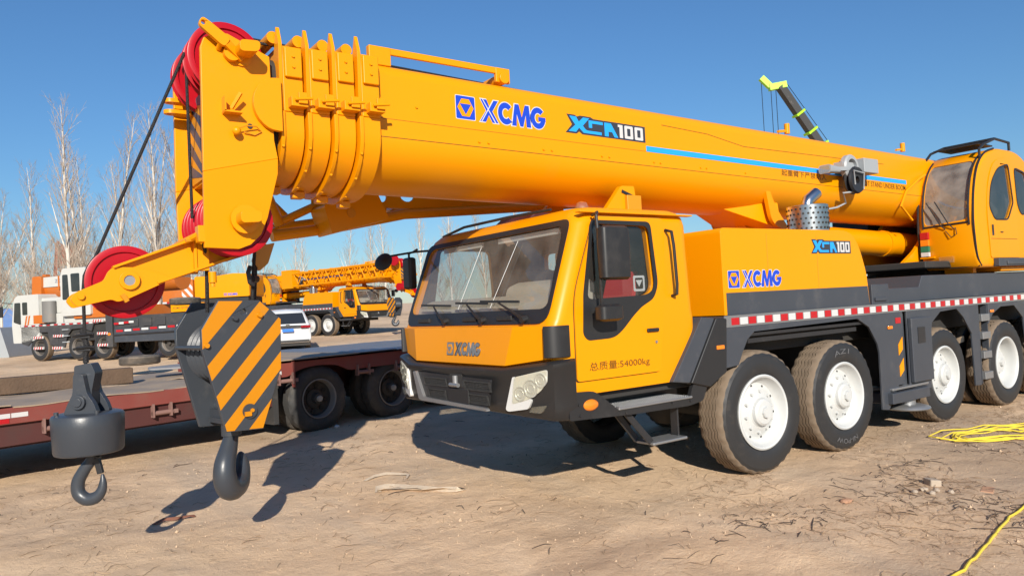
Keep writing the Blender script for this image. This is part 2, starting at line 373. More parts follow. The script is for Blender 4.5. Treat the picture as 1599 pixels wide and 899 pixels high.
# deck with silver edge and reflective strip
deck = MB().box(5.80, 15.4, .012, 2.69, 1.515, 1.615).build('deck', GREY, CR, .008)
MB().box(5.80, 15.4, .002, .012, 1.508, 1.622).build('deck_edge', SIL, CR)
strip = MB().box(5.86, 15.38, -.001, .002, 1.522, 1.604).build('reflective_strip', SIL, CR)
rr_ = MB().box(0, .118, -.004, -.001, 0, .07).mesh('reflector', REFR, 0); rw_ = MB().box(0, .118, -.004, -.001, 0, .07).mesh('reflector', REFW, 0)
u = 5.90; i = 0
while u < 14.6:
    obj('reflector', rr_ if i % 2 == 0 else rw_, strip, (u, 0, 1.528)); u += .1335; i += 1
# engine housing behind the driver cab
side = rpoly([(5.87, 1.625), (5.87, 2.49), (8.16, 2.50), (8.36, 2.36), (8.50, 2.0), (8.54, 1.625)], [.0, .06, .18, .18, .1, 0], 5)
MB().xz(side, .05, 2.65).build('engine_housing', YEL, CR, .035, seg=4)
EH = bpy.data.objects['engine_housing']
MB().xz([(5.91, 1.622), (5.91, 1.845), (8.50, 1.845), (8.53, 1.622)], .046, .052).build('grey_band', GREY, EH)
mb = MB(); put_mark(mb, side_fn(5.953, 1.893, .17, .168, .049)); mb.build('logo', [BLUE, REFW, YEL], EH, smooth=0)
mb = MB(); put_badge(mb, side_fn(7.41, 2.232, .156, .15, .049)); mb.build('badge', [BADGE, SKYB, REFW], EH, smooth=0)
for x in (6.6, 7.5): MB().box(x, x+.012, .0485, .052, 1.85, 2.44).build('panel_seam', YEL2, EH)
# deck boxes behind the housing
MB().box(8.56, 8.95, .03, 2.6, 1.617, 1.86).box(8.97, 9.9, .12, 2.6, 1.617, 1.80).build('deck_box', GREY, CR, .01)
MB().box(8.60, 8.86, .005, .03, 1.66, 1.70).build('deck_box_handle', GREY, CR, .004)
MB().xz([(9.92, 1.617), (10.15, 1.95), (15.3, 1.95), (15.3, 1.617)], .2, 2.5).build('slew_platform', GREY, CR, .01)
# side skirts with the wheel arches
arch = [(5.79, 1.507), (5.765, 1.115), (5.98, 1.13), (6.06, 1.26), (6.14, 1.37), (6.26, 1.445), (8.16, 1.472), (8.40, 1.36), (8.56, 1.16), (8.60, 1.05), (8.595, .37), (8.74, .35), (9.00, .62), (9.14, .62), (9.18, 1.507)]
MB().xz(arch, .004, .03).build('side_skirt', GREY, CR, .006)
MB().box(6.05, 8.5, .035, .5, 1.40, 1.43).prism([(6.0, 1.16), (6.3, 1.42), (8.15, 1.45), (8.5, 1.2), (8.5, 1.5), (6.0, 1.5)], lambda a, b, t: (a, t, b), .5, .53).box(6.2, 8.2, .05, .09, 1.33, 1.375).build('wheel_arch_liner', BLACKM, CR)
MB().xz([(9.28, 1.507), (9.27, .56), (9.80, .50), (9.86, 1.12), (9.92, 1.33), (10.16, 1.46), (10.62, 1.478), (10.80, 1.36), (11.02, 1.12), (11.05, .40), (11.22, .39), (11.26, 1.507)], .004, .03).build('side_skirt', GREY, CR, .006)
MB().box(9.28, 9.78, -.05, .004, .62, 1.42).build('outrigger_box', GREY, CR, .012)
MB().box(9.42, 9.60, -.056, -.05, 1.10, 1.30).build('box_recess', BLACKM, CR)
MB().box(9.18, 9.28, .05, .06, .6, 1.5).build('skirt_recess', GREY, CR)
for z in (.72, .98): MB().xz([(9.03, z), (9.13, z+.07), (9.135, z+.22), (9.03, z+.13)], -.002, .003).build('hazard_mark', YEL, CR)
MB().box(9.0, 9.12, -.001, .003, 1.37, 1.44).build('side_reflector', REFR, CR)
MB().xz([(11.58, 1.507), (11.56, 1.22), (11.72, 1.36), (12.0, 1.45), (12.45, 1.45), (12.75, 1.25), (12.8, .9), (13.0, .9), (13.2, 1.3), (13.5, 1.45), (14, 1.45), (14.1, 1.507)], .004, .03).build('side_skirt', GREY, CR, .006)
lad = MB().box(11.28, 11.30, .02, .10, .40, 1.507).box(11.55, 11.57, .02, .10, .6, 1.507).build('ladder', GREY, CR)
for z in (.46, .75, 1.02, 1.27): MB().box(11.30, 11.55, -.02, .10, z, z+.10).build('ladder_rung', SIL, lad, .006)
for u, z in ((8.80, 1.33), (11.62, 1.40), (5.62, 1.33)): MB().box(u, u+.11, -.042 if u < 6 else -.012, .004, z-.02, z+.02).build('marker_lamp', ORA, CR, .008)
# outrigger foot
of = MB().box(8.72, 9.62, -.06, .25, .42, .55).build('outrigger_foot', GREY, CR, .01)
MB().box(8.78, 9.66, -.03, .22, .57, .60).build('bracket', SIL, of, .006)
MB().lathe([(.001, .36), (.18, .35), (.25, .33), (.265, .31), (.25, .295), (.001, .29)], (9.3, .08, 0), 'z', 24).cyl((9.3, .08, .33), (9.3, .08, .44), .1, n=14).build('foot_pad', SIL, of)
# fender behind the cab door
MB().xz([(5.02, 1.06), (5.46, 1.632), (5.64, 1.612), (5.24, 1.03)], -.012, .42).build('fender', GREY, CR, .012)
MB().xz([(5.245, 1.03), (5.645, 1.612), (5.80, 1.598), (5.755, 1.09), (5.50, .97)], -.030, .40).build('fender', BLACK, CR, .012)
# ---------------------------------------------------------------- driver cab
def crown(v): return .06*(1-((v-VC)/1.33)**2)
def cab_ring(z, u0, u1, v0, v1, r=.12, n=5, e=0):
    pts = rrect(u0, u1, v0, v1, r, n); out = []
    for x, y in pts:
        if abs(x-u0) < 1e-6 or x < u0+r*.3: x -= crown(y)*.0
        out.append((x-e*0, y, z))
    return out
rings = [(1.06, 3.84, 5.42, .04, 2.66, .08), (1.34, 3.735, 5.43, .032, 2.668, .09), (1.64, 3.69, 5.44, .03, 2.67, .10), (1.70, 3.715, 5.44, .03, 2.67, .12), (2.50, 4.015, 5.44, .055, 2.645, .14), (2.575, 4.055, 5.438, .075, 2.625, .15), (2.625, 4.11, 5.425, .115, 2.585, .16), (2.652, 4.18, 5.40, .17, 2.53, .17), (2.665, 4.28, 5.36, .26, 2.44, .17)]
shell = MB().loft([cab_ring(*r_) for r_ in rings])
inner = MB(); inner.mi = 1; inner.loft([cab_ring(max(z, 1.12) if k else 1.12, u0+.06, u1-.06, v0+.05, v1-.05, r_) for k, (z, u0, u1, v0, v1, r_) in enumerate(rings[:6])])
def ws(v0, v1, z0, z1, r=.1): return rpoly([(v0, z0), (v1, z0), (v1-.05, z1), (v0+.05, z1)], r, 4)
WIN = rpoly([(4.07, 1.87), (4.10, 1.845), (4.80, 1.86), (4.885, 1.93), (4.84, 2.485), (4.175, 2.495)], [.03, .03, .09, .08, .07, .05], 4)
cut_f = MB().yz(ws(.12, 2.58, 1.78, 2.50), 3.3, 4.3)
cut_s = MB().xz(WIN, -.2, .25); cut_t = MB().xz(WIN, 2.4, 2.9)
cut_r = MB().yz(rrect(1.45, 2.25, 2.22, 2.42, .05), 5.2, 5.7)
cabm = boolean_cut('driver_cab', shell, [inner, cut_f, cut_s, cut_t, cut_r], [YEL, INT])
CAB = obj('driver_cab', cabm, CR)
def uf(z):   # front surface
    P = [(1.34, 3.735), (1.64, 3.69), (1.70, 3.715), (2.50, 4.015), (2.575, 4.055), (2.625, 4.11)]
    for (a, b), (c, d) in zip(P, P[1:]):
        if z <= c: return b+(d-b)*(z-a)/(c-a)
    return 4.11
sf = lambda a, b, t: (uf(b)-t, a, b)
MB().prism([rpoly([(.10, 1.668), (2.60, 1.668), (2.585, 2.545), (.115, 2.545)], [.14, .14, .10, .10], 5), ws(.14, 2.56, 1.79, 2.495)], sf, .004, .012).build('windshield_frame', BLACK, CAB)
MB().sheet(ws(.11, 2.59, 1.77, 2.51), sf, -.012).build('windshield', GL_F, CAB, smooth=0)
MB().sheet(WIN, lambda a, b, t: (a, t, b), .056).build('side_window', GL_S, CAB, smooth=0)
MB().sheet(WIN, lambda a, b, t: (a, t, b), 2.64).build('side_window', GL_S, CAB, smooth=0)
MB().sheet(rrect(1.45, 2.25, 2.22, 2.42, .05), lambda a, b, t: (t, a, b), 5.408).build('rear_window', GL_S, CAB, smooth=0)
# interior
MB().xz(rpoly([(3.79, 1.3), (3.83, 1.84), (4.02, 1.93), (4.26, 1.91), (4.3, 1.3)], .06), .12, 2.58).xz(rpoly([(4.0, 1.88), (4.03, 2.0), (4.2, 2.06), (4.32, 2.0), (4.32, 1.88)], .05, 4), .2, 1.12).build('dashboard', mat('dusty_dash', (.42, .38, .31), .8, dirt=.3, dcol=(.5, .45, .37)), CAB)
for v in (.62, 1.5, 2.15):
    RS = mat('red_seat', (.55, .02, .03), .7) if v != 1.5 else mat('dark_seat', (.06, .055, .05), .8)
    st = MB().xz(rpoly([(4.55, 1.5), (4.55, 1.62), (4.98, 1.60), (5.12, 2.22), (5.24, 2.22), (5.16, 1.5)], .05), v-.24, v+.24).build('seat', mat('dark_seat', (.06, .055, .05), .8), CAB, .03)
    MB().xz(rpoly([(4.98, 1.62), (5.085, 2.10), (5.06, 2.1), (4.90, 1.63)], .02), v-.2, v+.2).build('seat_cover', RS, CAB, .01)
MB().box(3.9, 5.36, .1, 2.6, 1.13, 1.2).build('cab_floor', DARK, CAB)
mb = MB(); mb.lathe([(.2+.014*math.cos(t*.7854), .014*math.sin(t*.7854)) for t in range(8)], (0, 0, 0), 'x', 28, closed=True)
mb.cyl((0, 0, 0), (-.02, 0, 0), .05, n=10); mb.bar((0, -.19, 0), (0, .19, 0), .02, .03); mb.cyl((0, 0, 0), (-.3, 0, -.0), .025, n=8)
mb.build('steering_wheel', BLACK, CAB, loc=(4.50, .62, 2.0), rot=(0, R(-35), 0))
MB().bar((4.06, .3, 2.46), (4.06, 1.25, 2.46), .03, .05).bar((4.06, 1.55, 2.46), (4.06, 2.3, 2.46), .03, .05).build('sun_visor', WHITE, CAB)
# roof details
MB().tube([(4.16, .55, 2.68), (4.13, 1.2, 2.69), (4.13, 2.0, 2.69), (4.16, 2.5, 2.64)], .014, 6).build('roof_rail', BLACK, CAB)
MB().xz([(4.3, 2.66), (4.4, 2.74), (4.7, 2.74), (4.75, 2.66)], 1.1, 1.7).build('roof_vent', mat('dark_red_vent', (.06, .012, .012), .5), CAB, .02)
MB().lathe([(.06, 0), (.06, .03), (.045, .07), (.0001, .085)], (4.42, .42, 2.662), 'z', 14).build('roof_lamp', LENS, CAB)
MB().box(4.05, 5.445, .020, .09, 2.585, 2.598).build('rain_gutter', YEL, CAB, .004)
# door: a proud panel with its gap, window trim, handle
dro = rpoly([(4.20, 2.555), (5.035, 2.555), (5.045, 2.40), (4.985, 1.74), (4.90, 1.175), (3.918, 1.175), (3.93, 1.88)], [.06, .05, .1, .1, .05, .03, .15], 4)
MB().xz([dro, [(a, b) for a, b in rpoly([(4.05, 1.84), (4.83, 1.85), (4.91, 1.93), (4.87, 2.505), (4.165, 2.515)], .06, 4)]], .016, .030).build('door', YEL, CAB, .004)
DR = bpy.data.objects['door']
gap = [(4.55+(a-4.55)*1.010, 1.9+(b-1.9)*1.007) for a, b in dro]
MB().xz([gap, [(4.55+(a-4.55)*.995, 1.9+(b-1.9)*.995) for a, b in dro]], .0275, .0295).build('door_gap', BLACK, DR)
trim = rpoly([(4.155, 2.52), (4.865, 2.52), (4.925, 1.95), (4.86, 1.83), (4.70, 1.76), (4.60, 1.69), (4.47, 1.58), (4.36, 1.51), (4.05, 1.505), (4.005, 1.56), (4.03, 1.90)], [.03, .06, .08, .05, .03, .03, .03, .08, .04, .03, .03], 4)
MB().xz([trim, [(4.46+(a-4.46)*.985, 2.17+(b-2.17)*.985) for a, b in WIN]], .012, .0175).build('window_trim', BLACK, DR)
MB().box(4.745, 4.89, -.006, .014, 1.532, 1.565).build('door_handle', BLACK, DR, .008)
MB().cyl((4.86, .014, 1.44), (4.86, .008, 1.44), .014, n=10).build('door_lock', SIL, DR)
mb = MB(); put_text(mb, '总质量:54000kg', lambda a, b: (4.054+.706*a, .0115, 1.24+.082*b-.004*a)); mb.build('lettering', BRN, DR, smooth=0)
mb = MB(); mb.xz([rrect(4.66, 4.80, 1.90, 2.04, .01, 1), rrect(4.68, 4.78, 1.92, 2.02, .01, 1)], .058, .0605); mb.xz([(4.69, 2.0), (4.77, 2.0), (4.73, 1.94)], .058, .0605); mb.build('window_sticker', REFW, DR)
MB().tube([(5.09, .045, 2.45), (5.09, -.03, 2.43), (5.10, -.04, 2.3), (5.115, -.04, 1.95), (5.118, -.03, 1.86), (5.118, .045, 1.84)], .015, 8).build('grab_handle', BLACK, CAB)
# black corner piece, hood with facets
cr_ = [(3.86, .035), (3.86, .012), (3.82, .0), (3.77, -.006), (3.72, .0), (3.68, .02), (3.652, .052), (3.64, .092), (3.66, .105), (3.76, .105)]
for s_ in (0, 1): MB().loft([[(x, 2.7-y if s_ else y, z) for x, y in cr_] for z in (1.39, 1.40, 1.635, 1.648)]).build('corner_panel', BLACK, CAB, .006, smooth=50)
hv = [(3.675, .085, 1.652), (3.605, .46, 1.652), (3.605, 2.24, 1.652), (3.675, 2.615, 1.652), (3.70, .09, 1.38), (3.565, .55, 1.318), (3.565, 2.15, 1.318), (3.70, 2.61, 1.38), (3.76, .09, 1.652), (3.76, 2.61, 1.652), (3.76, .1, 1.36), (3.76, 2.6, 1.36)]
MB().add(hv, [(0,1,5,4), (1,2,6,5), (2,3,7,6), (0,8,9,3,2,1), (4,5,6,7,11,10), (0,4,10,8), (3,9,11,7), (8,10,11,9)]).build('hood', YEL, CAB, .005, seg=2, smooth=5)
HD = bpy.data.objects['hood']
mb = MB(); put_mark(mb, lambda a, b, t: (3.565+.12*(1.395+b*.115-1.318)-t*3-.001, 1.53-a*.1155, 1.395+b*.115), .002); mb.build('logo', [SIL, GREY, YEL2], HD, smooth=0)
# wipers
for v0, v1, vb0, vb1 in ((1.73, 2.05, 2.33, 1.72), (1.05, 1.40, 1.62, 1.05), (.40, .86, 1.17, .55)):
    wp = MB().tube([(uf(1.72)-.05, v0, 1.715), (uf(1.76)-.06, v0+.1, 1.755), (uf(1.86)-.035, v1, 1.865)], [.02, .013, .008], 6).cyl((uf(1.7)-.0, v0, 1.715), (uf(1.7)-.06, v0, 1.705), .03, n=10).build('wiper_arm', BLACK, CAB)
    MB().bar((uf(1.87)-.026, vb0, 1.885), (uf(1.87)-.026, vb1, 1.862), .014, .022).build('wiper_blade', BLACK, CAB)
for v in (.62, 1.2, 2.1): MB().box(uf(1.73)-.035, uf(1.73)-.005, v-.02, v+.22, 1.70, 1.745).build('washer_box', BLACK, CAB, .008)
for v, dv in ((1.55, -.12), (.98, -.17)): MB().cyl((uf(1.8)-.02, v, 1.82), (uf(2.42)-.02, v+dv, 2.42), .003, n=5).build('glass_wire', WHITE, CAB)
# mirrors
mr = MB().tube([(4.19, .03, 2.56), (4.14, -.09, 2.57), (4.10, -.12, 2.54), (4.105, -.12, 2.45), (4.11, -.12, 1.80), (4.14, -.10, 1.75), (4.15, .02, 1.75)], .013, 8).build('mirror_arm', BLACKM, CAB)
MB().loft([[(x, y, z) for x, y in rrect(4.085-e, 4.385-.0+e*.3, -.215-e, -.115+e*.6, .035)] for z, e in ((2.0, -.03), (2.02, 0), (2.3, .006), (2.43, 0), (2.45, -.03))]).build('mirror_head', BLACK, CAB)
MB().loft([[(x, y, z) for x, y in rrect(4.05-e, 4.29+e, -.20-e, -.075+e, .04)] for z, e in ((1.66, -.03), (1.68, 0), (1.78, .0), (1.80, -.025))]).build('mirror_base', BLACK, CAB)
MB().tube([(4.05, 2.65, 2.50), (3.95, 2.78, 2.50), (3.62, 2.76, 2.45), (3.55, 2.75, 2.42)], .012, 6).tube([(3.93, 2.70, 2.52), (3.90, 2.85, 2.48), (3.90, 2.85, 2.1)], .013, 6).build('mirror_arm', BLACKM, CAB)
MB().lathe([(.0001, -.03), (.07, -.025), (.105, 0), (.105, .012), (.0001, .014)], (0, 0, 0), 'x', 24).build('round_mirror', BLACK, CAB, loc=(3.53, 2.75, 2.39), rot=(0, R(25), R(35)))
MB().box(3.85, 3.95, 2.76, 2.94, 2.08, 2.44).build('mirror_head', BLACK, CAB, .03)
# ---------------------------------------------------------------- bumper
cols = [(3.88, -.012, 1.372, .875), (3.76, -.02, 1.37, .875), (3.665, .01, 1.362, .88), (3.515, .52, 1.302, .915), (3.475, 1.35, 1.297, .93)]
cols += [(u_, 2.7-v_, a, b) for u_, v_, a, b in reversed(cols[:-1])]
rg = []
for u_, v_, zt, zb in cols:
    d = Vector((u_-4.6, v_-1.35, 0)).normalized(); p = Vector((u_, v_, 0)); q = lambda e, z: tuple(p+d*e+Vector((0, 0, z)))
    rg.append([q(-.10, zt), q(-.01, zt), q(.02, zt-.02), q(.018, zt-.055), q(-.004, zt-.08), q(-.004, zb+.12), q(-.03, zb+.012), q(-.05, zb), q(-.16, zb)])
BU = MB().loft(rg).build('bumper', BLACK, CAB, smooth=50)
fx = lambda a, b, t: (3.482-t-.012*0, a, b)
gr = MB().prism(rpoly([(.64, 1.205), (1.99, 1.225), (1.86, .955), (.70, .95)], .02), fx, -.01, .016).build('grille', BLACKM, CAB)
MESHM = mat('grille_mesh', (.05, .05, .048), .5, metal=.3, bump=1., bs=220)
for a0, a1, b0, b1 in ((1.38, 1.80, 1.105, 1.185), (.64, 1.05, 1.10, 1.185), (1.40, 1.72, .985, 1.075), (.68, .98, .985, 1.07)):
    mb = MB(); mb.prism([[(a0-.02, b0), (a1, b0), (a1+.03, b1), (a0, b1)], [(a0, b0+.012), (a1-.015, b0+.012), (a1+.008, b1-.012), (a0+.018, b1-.012)]], fx, .014, .026)
    for k in range(1, 5): mb.prism([(a0, b0+k*.015), (a1, b0+k*.015), (a1, b0+k*.015+.006), (a0, b0+k*.015+.006)], fx, .012, .02)
    for k in range(int((a1-a0)/.024)): mb.prism([(a0+k*.024, b0+.01), (a0+k*.024+.006, b0+.01), (a0+k*.024+.006, b1-.01), (a0+k*.024, b1-.01)], fx, .012, .0185)
    mb.build('vent', MESHM, CAB)
MB().prism(rpoly([(2.0, 1.225), (1.945, 1.235), (1.80, .985), (.68, .962), (.66, .937), (1.83, .945), (1.90, .96)], .015), fx, .012, .045).build('bumper_trim', SIL, CAB, .006)
MB().prism([(1.10, 1.10), (1.34, 1.10), (1.34, .965), (.98, .958), (.985, 1.10)], fx, .014, .03).build('number_plate_holder', BLACK, CAB, .004)
MB().prism(rrect(1.10, 1.32, 1.12, 1.235, .02), fx, .01, .017).build('tow_recess', DARK, CAB)
MB().cyl((3.455, 1.2, 1.12), (3.455, 1.2, 1.22), .028, n=12).cyl((3.44, 1.13, 1.135), (3.44, 1.27, 1.135), .02, n=10).build('tow_pin', SIL, CAB)
def chamfer(sgn):
    p0 = Vector((3.515, .52, 0)); d = (Vector((3.665, .01, 0))-p0).normalized(); n = Vector((d.y, -d.x, 0)); n = n if n.x < 0 else -n
    def fn(a, b, t):
        p = p0+d*a+n*t; y = p.y if sgn > 0 else 2.7-p.y; return (p.x, y, b)
    return fn
for sg in (1, -1):
    fn = chamfer(sg)
    MB().prism(rpoly([(.12, 1.238), (.14, 1.232), (.125, 1.025), (.30, 1.065), (.31, 1.04), (.27, .975), (.06, .945), (.03, .96)], .02), fn, -.02, .016).build('lamp_bezel', WHITE, CAB, .006)
    hl = rpoly([(.145, 1.235), (.485, 1.302), (.478, 1.20), (.40, 1.12), (.29, 1.058), (.11, 1.012)], .025)
    hb = MB().prism(hl, fn, .010, .020).build('headlight', mat('lamp_bowl', (.62, .61, .54), .3, metal=.2), CAB)
    mb = MB()
    for a, b, r_ in ((.20, 1.10, .062), (.31, 1.145, .075), (.415, 1.215, .06)):
        mb.prism([circ(a, b, r_, 20), circ(a, b, r_-.010, 20)], fn, .019, .028); mb.prism([circ(a, b, r_*.55, 16), circ(a, b, r_*.42, 16)], fn, .019, .026); mb.prism(circ(a, b, r_*.86, 18), fn, .018, .0215)
    mb.build('reflector_bowl', mat('lamp_silver', (.62, .62, .58), .3, metal=.45), hb)
    MB().sheet(hl, fn, .031).build('lens', LENS, hb, smooth=0)
    MB().prism(rpoly([(.28, .95), (.31, .992), (.455, 1.012), (.43, .975), (.40, .945)], .012), fn, .0, .02).build('fog_lamp', LENS, CAB)
# side skirt, steps
MB().xz(rpoly([(3.80, 1.095), (4.08, 1.085), (4.29, .935), (4.33, .905), (5.24, .90), (5.30, 1.03), (5.50, 1.0), (5.42, .85), (5.22, .825), (4.5, .838), (4.0, .862), (3.80, .87)], [.01, .05, .02, .02, .02, .05, .05, .03, .03, 0, 0, .02]), -.004, .035).build('cab_skirt', BLACK, CAB, .01)
MB().xz([(4.2, 1.07), (5.4, 1.05), (5.4, .88), (4.2, .88)], .30, .34).build('step_well', BLACKM, CAB)
stp = MB().box(4.33, 5.26, -.02, .31, .893, .915).build('step', SIL, CAB, .008)
mb = MB()
for i in range(30):
    for j in range(9): mb.cyl((4.37+i*.029+(j % 2)*.014, .0+j*.034, .915), (4.37+i*.029+(j % 2)*.014, .0+j*.034, .919), .007, n=5)
mb.build('step_studs', SIL, stp)['kind'] = 'stuff'
for a_, b_, w_, h_ in (((4.48, .06, .85), (4.73, .02, .56), .02, .06), ((4.48, .2, .85), (4.73, .2, .56), .02, .06), ((5.13, .10, .86), (5.13, .10, .54), .09, .02)): MB().bar(a_, b_, w_, h_).build('lower_step_bracket', BLACKM, CAB, .006)
MB().box(4.72, 5.16, -.02, .2, .535, .56).build('step', SIL, CAB, .008)
MB().lathe([(.0001, -.022), (.05, -.018), (.075, -.004), (.078, .006)], (0, 0, 0), 'y', 18).map(lambda p: (p[0]*1.05, p[1], p[2]*.62)).build('side_indicator', ORA, CAB, loc=(4.03, -.006, .975))
for u_, z_ in ((3.90, .99), (3.91, .90), (4.42, .86), (5.0, .88), (5.24, .87)): MB().cyl((u_, .0, z_), (u_, -.016, z_), .012, n=8).build('bolt', BLACKM, CAB)
# exhaust with its perforated shield
EX = MB()
nn = 48; zs = [2.50, 2.60, 2.70, 2.80, 2.84]
EX.lathe([(.232, 2.48), (.236, 2.83), (.228, 2.835), (.224, 2.83), (.222, 2.48)], (8.0, .45, 0), 'z', 40)
ex = EX.build('exhaust_shield', mat('bright_steel', (.55, .55, .55), .25, metal=1., var=.1), CR)
hm = MB().cyl((.0, 0, 0), (.0035, 0, 0), .0135, n=9).mesh('shield_hole', DARK, 0)
for k in range(5):
    for j in range(26):
        a = 6.28318*(j+(k % 2)*.5)/26; obj('shield_hole', hm, ex, (8.0+.2345*math.cos(a), .45+.2345*math.sin(a), 2.555+k*.058), (0, 0, a))
MB().tube([(8.0, .45, 2.6), (8.0, .45, 2.86), (8.02, .45, 2.90), (8.18, .43, 3.0)], .07, 16).build('exhaust_pipe', MATS['bright_steel'], CR)
# ---------------------------------------------------------------- boom
TILT = lambda p: (p[0], p[1], p[2]-.0113*(p[0]-2.63))
def boom_sec(u, e=0, eb=None, n=18, top=3.905):
    """U-shaped boom section: rounded top corners, flat sides, round belly"""
    eb = e if eb is None else eb; hw = .5-e; pts = []; r = .12
    for i in range(6):
        t = R(90*i/5); pts.append((u, VC+hw-r+r*math.cos(t), top-e-r+r*math.sin(t)))
    for i in range(6):
        t = R(90+90*i/5); pts.append((u, VC-hw+r+r*math.cos(t), top-e-r+r*math.sin(t)))
    pts.append((u, VC-hw, 3.30))
    for i in range(n+1):
        t = R(180+180*i/n); pts.append((u, VC+hw*math.cos(t), 3.27+(.385-eb)*math.sin(t)))
    pts.append((u, VC+hw, 3.30)); return pts
BOOM = MB().loft([boom_sec(u_) for u_ in (2.6, 5, 8, 11, 13.9)]).map(TILT).build('boom', YEL, CR)
MB().loft([boom_sec(u_, .07) for u_ in (1.74, 2.62)]).build('inner_section', DARK, BOOM)
# weld seams, bolts
MB().box(2.62, 13.6, VC-.5025, VC-.499, 3.276, 3.281).box(2.62, 7.6, VC-.5015, VC-.499, 3.43, 3.433).map(TILT).build('weld_seam', BRN, BOOM)
seam = [(6.0, 3.72), (6.75, 3.69), (7.4, 3.60), (9.2, 3.61), (10.6, 3.61)]
mb = MB()
for a, b in zip(seam, seam[1:]): mb.bar((a[0], VC-.5005, a[1]+.0113*(a[0]-4)), (b[0], VC-.5005, b[1]+.0113*(b[0]-4)), .003, .006, (0, 0, 1))
mb.map(TILT).build('weld_seam', BRN, BOOM)
bolt = MB().cyl((0, .004, 0), (0, -.012, 0), .014, .01, n=8).mesh('bolt', YEL)
for u_ in (3.0, 3.62, 3.72, 4.35, 4.45, 5.1, 5.2, 5.85, 5.95, 6.6, 6.7, 7.4): obj('bolt', bolt, BOOM, TILT((u_, VC-.5, 3.325 if u_ > 3.1 else 3.56)))
# marks on the boom side
mb = MB(); put_mark(mb, lambda a, b, t: TILT((3.395+a*.196, VC-.5-t, 3.516+b*.205))); mb.build('logo', [BLUE, REFW, YEL], BOOM, smooth=0)
mb = MB(); put_badge(mb, lambda a, b, t: TILT((4.66+a*.216, VC-.5-t, 3.521+b*.176))); mb.build('badge', [BADGE, SKYB, REFW], BOOM, smooth=0)
MB().box(5.745, 11.21, VC-.5035, VC-.499, 3.430, 3.490).map(TILT).build('blue_stripe', SKYB, BOOM)
mb = MB(); put_text(mb, '起重臂下严禁站人', lambda a, b: TILT((8.12+.99*a, VC-.5025, 3.345+.08*b)), .006); mb.build('lettering', BRN, BOOM, smooth=0)
mb = MB(); put_text(mb, 'DO NOT STAND UNDER BOOM', lambda a, b: TILT((9.80+1.38*a, VC-.5025, 3.335+.075*b)), .008)
mb.build('lettering', BRN, BOOM, smooth=0)
# telescopic collars
for k, (u_, o_) in enumerate(((1.855, .008), (2.055, -.022), (2.255, -.052), (2.455, -.085))):
    def U(u0, e, zt=3.40, n=20):
        hw = .5-e
        return [(u0, VC-hw, zt)]+[(u0, VC+hw*math.cos(R(180+180*i/n)), 3.27+(.385-e)*math.sin(R(180+180*i/n))) for i in range(n+1)]+[(u0, VC+hw, zt)]
    a, b = U(u_-.018, o_-.012), U(u_-.018, .06)
    ringp = lambda u0, e: U(u0, e)+U(u0, .075)[::-1]
    cb = MB().loft([ringp(u_-.02, o_-.016), ringp(u_+.012, o_-.016)]).loft([ringp(u_+.013, o_+.004), ringp(u_+.165, o_+.004)])
    co_ = cb.build('collar', YEL, BOOM, .004)
    for s_ in (-1, 1):
        v0 = VC+s_*(.5-o_)
        MB().prism(rpoly([(v0-s_*.0, 3.40), (v0+s_*.02, 3.92), (v0-s_*.03, 4.06), (v0-s_*.10, 3.86), (v0-s_*.22, 3.70), (v0-s_*.22, 3.40)], .015), lambda a, b, t: (t, a, b), u_-.02, u_+.008).build('fin', YEL, co_, .004)
        MB().box(u_+.009, u_+.165, min(v0+s_*.006, v0-s_*.09), max(v0+s_*.006, v0-s_*.09), 3.40, 3.905).build('side_block', YEL, co_, .008)
        if s_ < 0:
            MB().box(u_+.02, u_+.155, v0-.035, v0-.006, 3.66, 3.89).build('pad_cover', YEL, co_, .01)
            for z_ in (3.74, 3.82): obj('bolt', bolt, co_, (u_+.085, v0-.035, z_))
            MB().box(u_+.04, u_+.17, v0-.09, v0-.004, 3.425, 3.50).box(u_+.09, u_+.16, v0-.11, v0-.09, 3.445, 3.53).cyl((u_+.06, v0-.11, 3.47), (u_+.20, v0-.11, 3.49), .012, n=6).build('rope_guide', YEL, co_, .004)
    MB().cyl((u_-.03, VC-.42, 3.985), (u_-.03, VC+.42, 3.985), .047, n=16).build('roller', YEL, co_)
    MB().box(u_, u_+.1, VC-.06, VC+.03, 2.83+o_, 2.89+o_).build('wear_pad', YEL, co_, .01)
    for t in (200, 225, 250): obj('bolt', bolt, co_, (u_-.005, VC+(.5-o_+.012)*math.cos(R(t)), 3.27+(.385-o_+.012)*math.sin(R(t))))
MB().box(1.86, 2.62, VC-.36, VC+.36, 3.70, 3.93).build('top_slide', YEL, BOOM, .01)
# bar on the boom top
tb = MB().box(2.62, 2.82, .92, .98, 3.90, 4.06).bar((2.78, .95, 4.035), (4.02, .95, 4.03), .03, .06).cyl((3.98, .90, 3.96), (3.98, 1.5, 3.96), .055, n=16).box(3.90, 4.06, .93, .97, 3.92, 4.06).build('rope_bar', YEL, BOOM, .008)
for u_ in (8.45, 11.4): MB().bar((u_-.16, .98, 3.88), (u_+.05, .98, 3.91), .03, .03).cyl((u_+.04, .98, 3.87), (u_+.04, .98, 4.0), .035, n=10).build('rope_hook', YEL, BOOM)
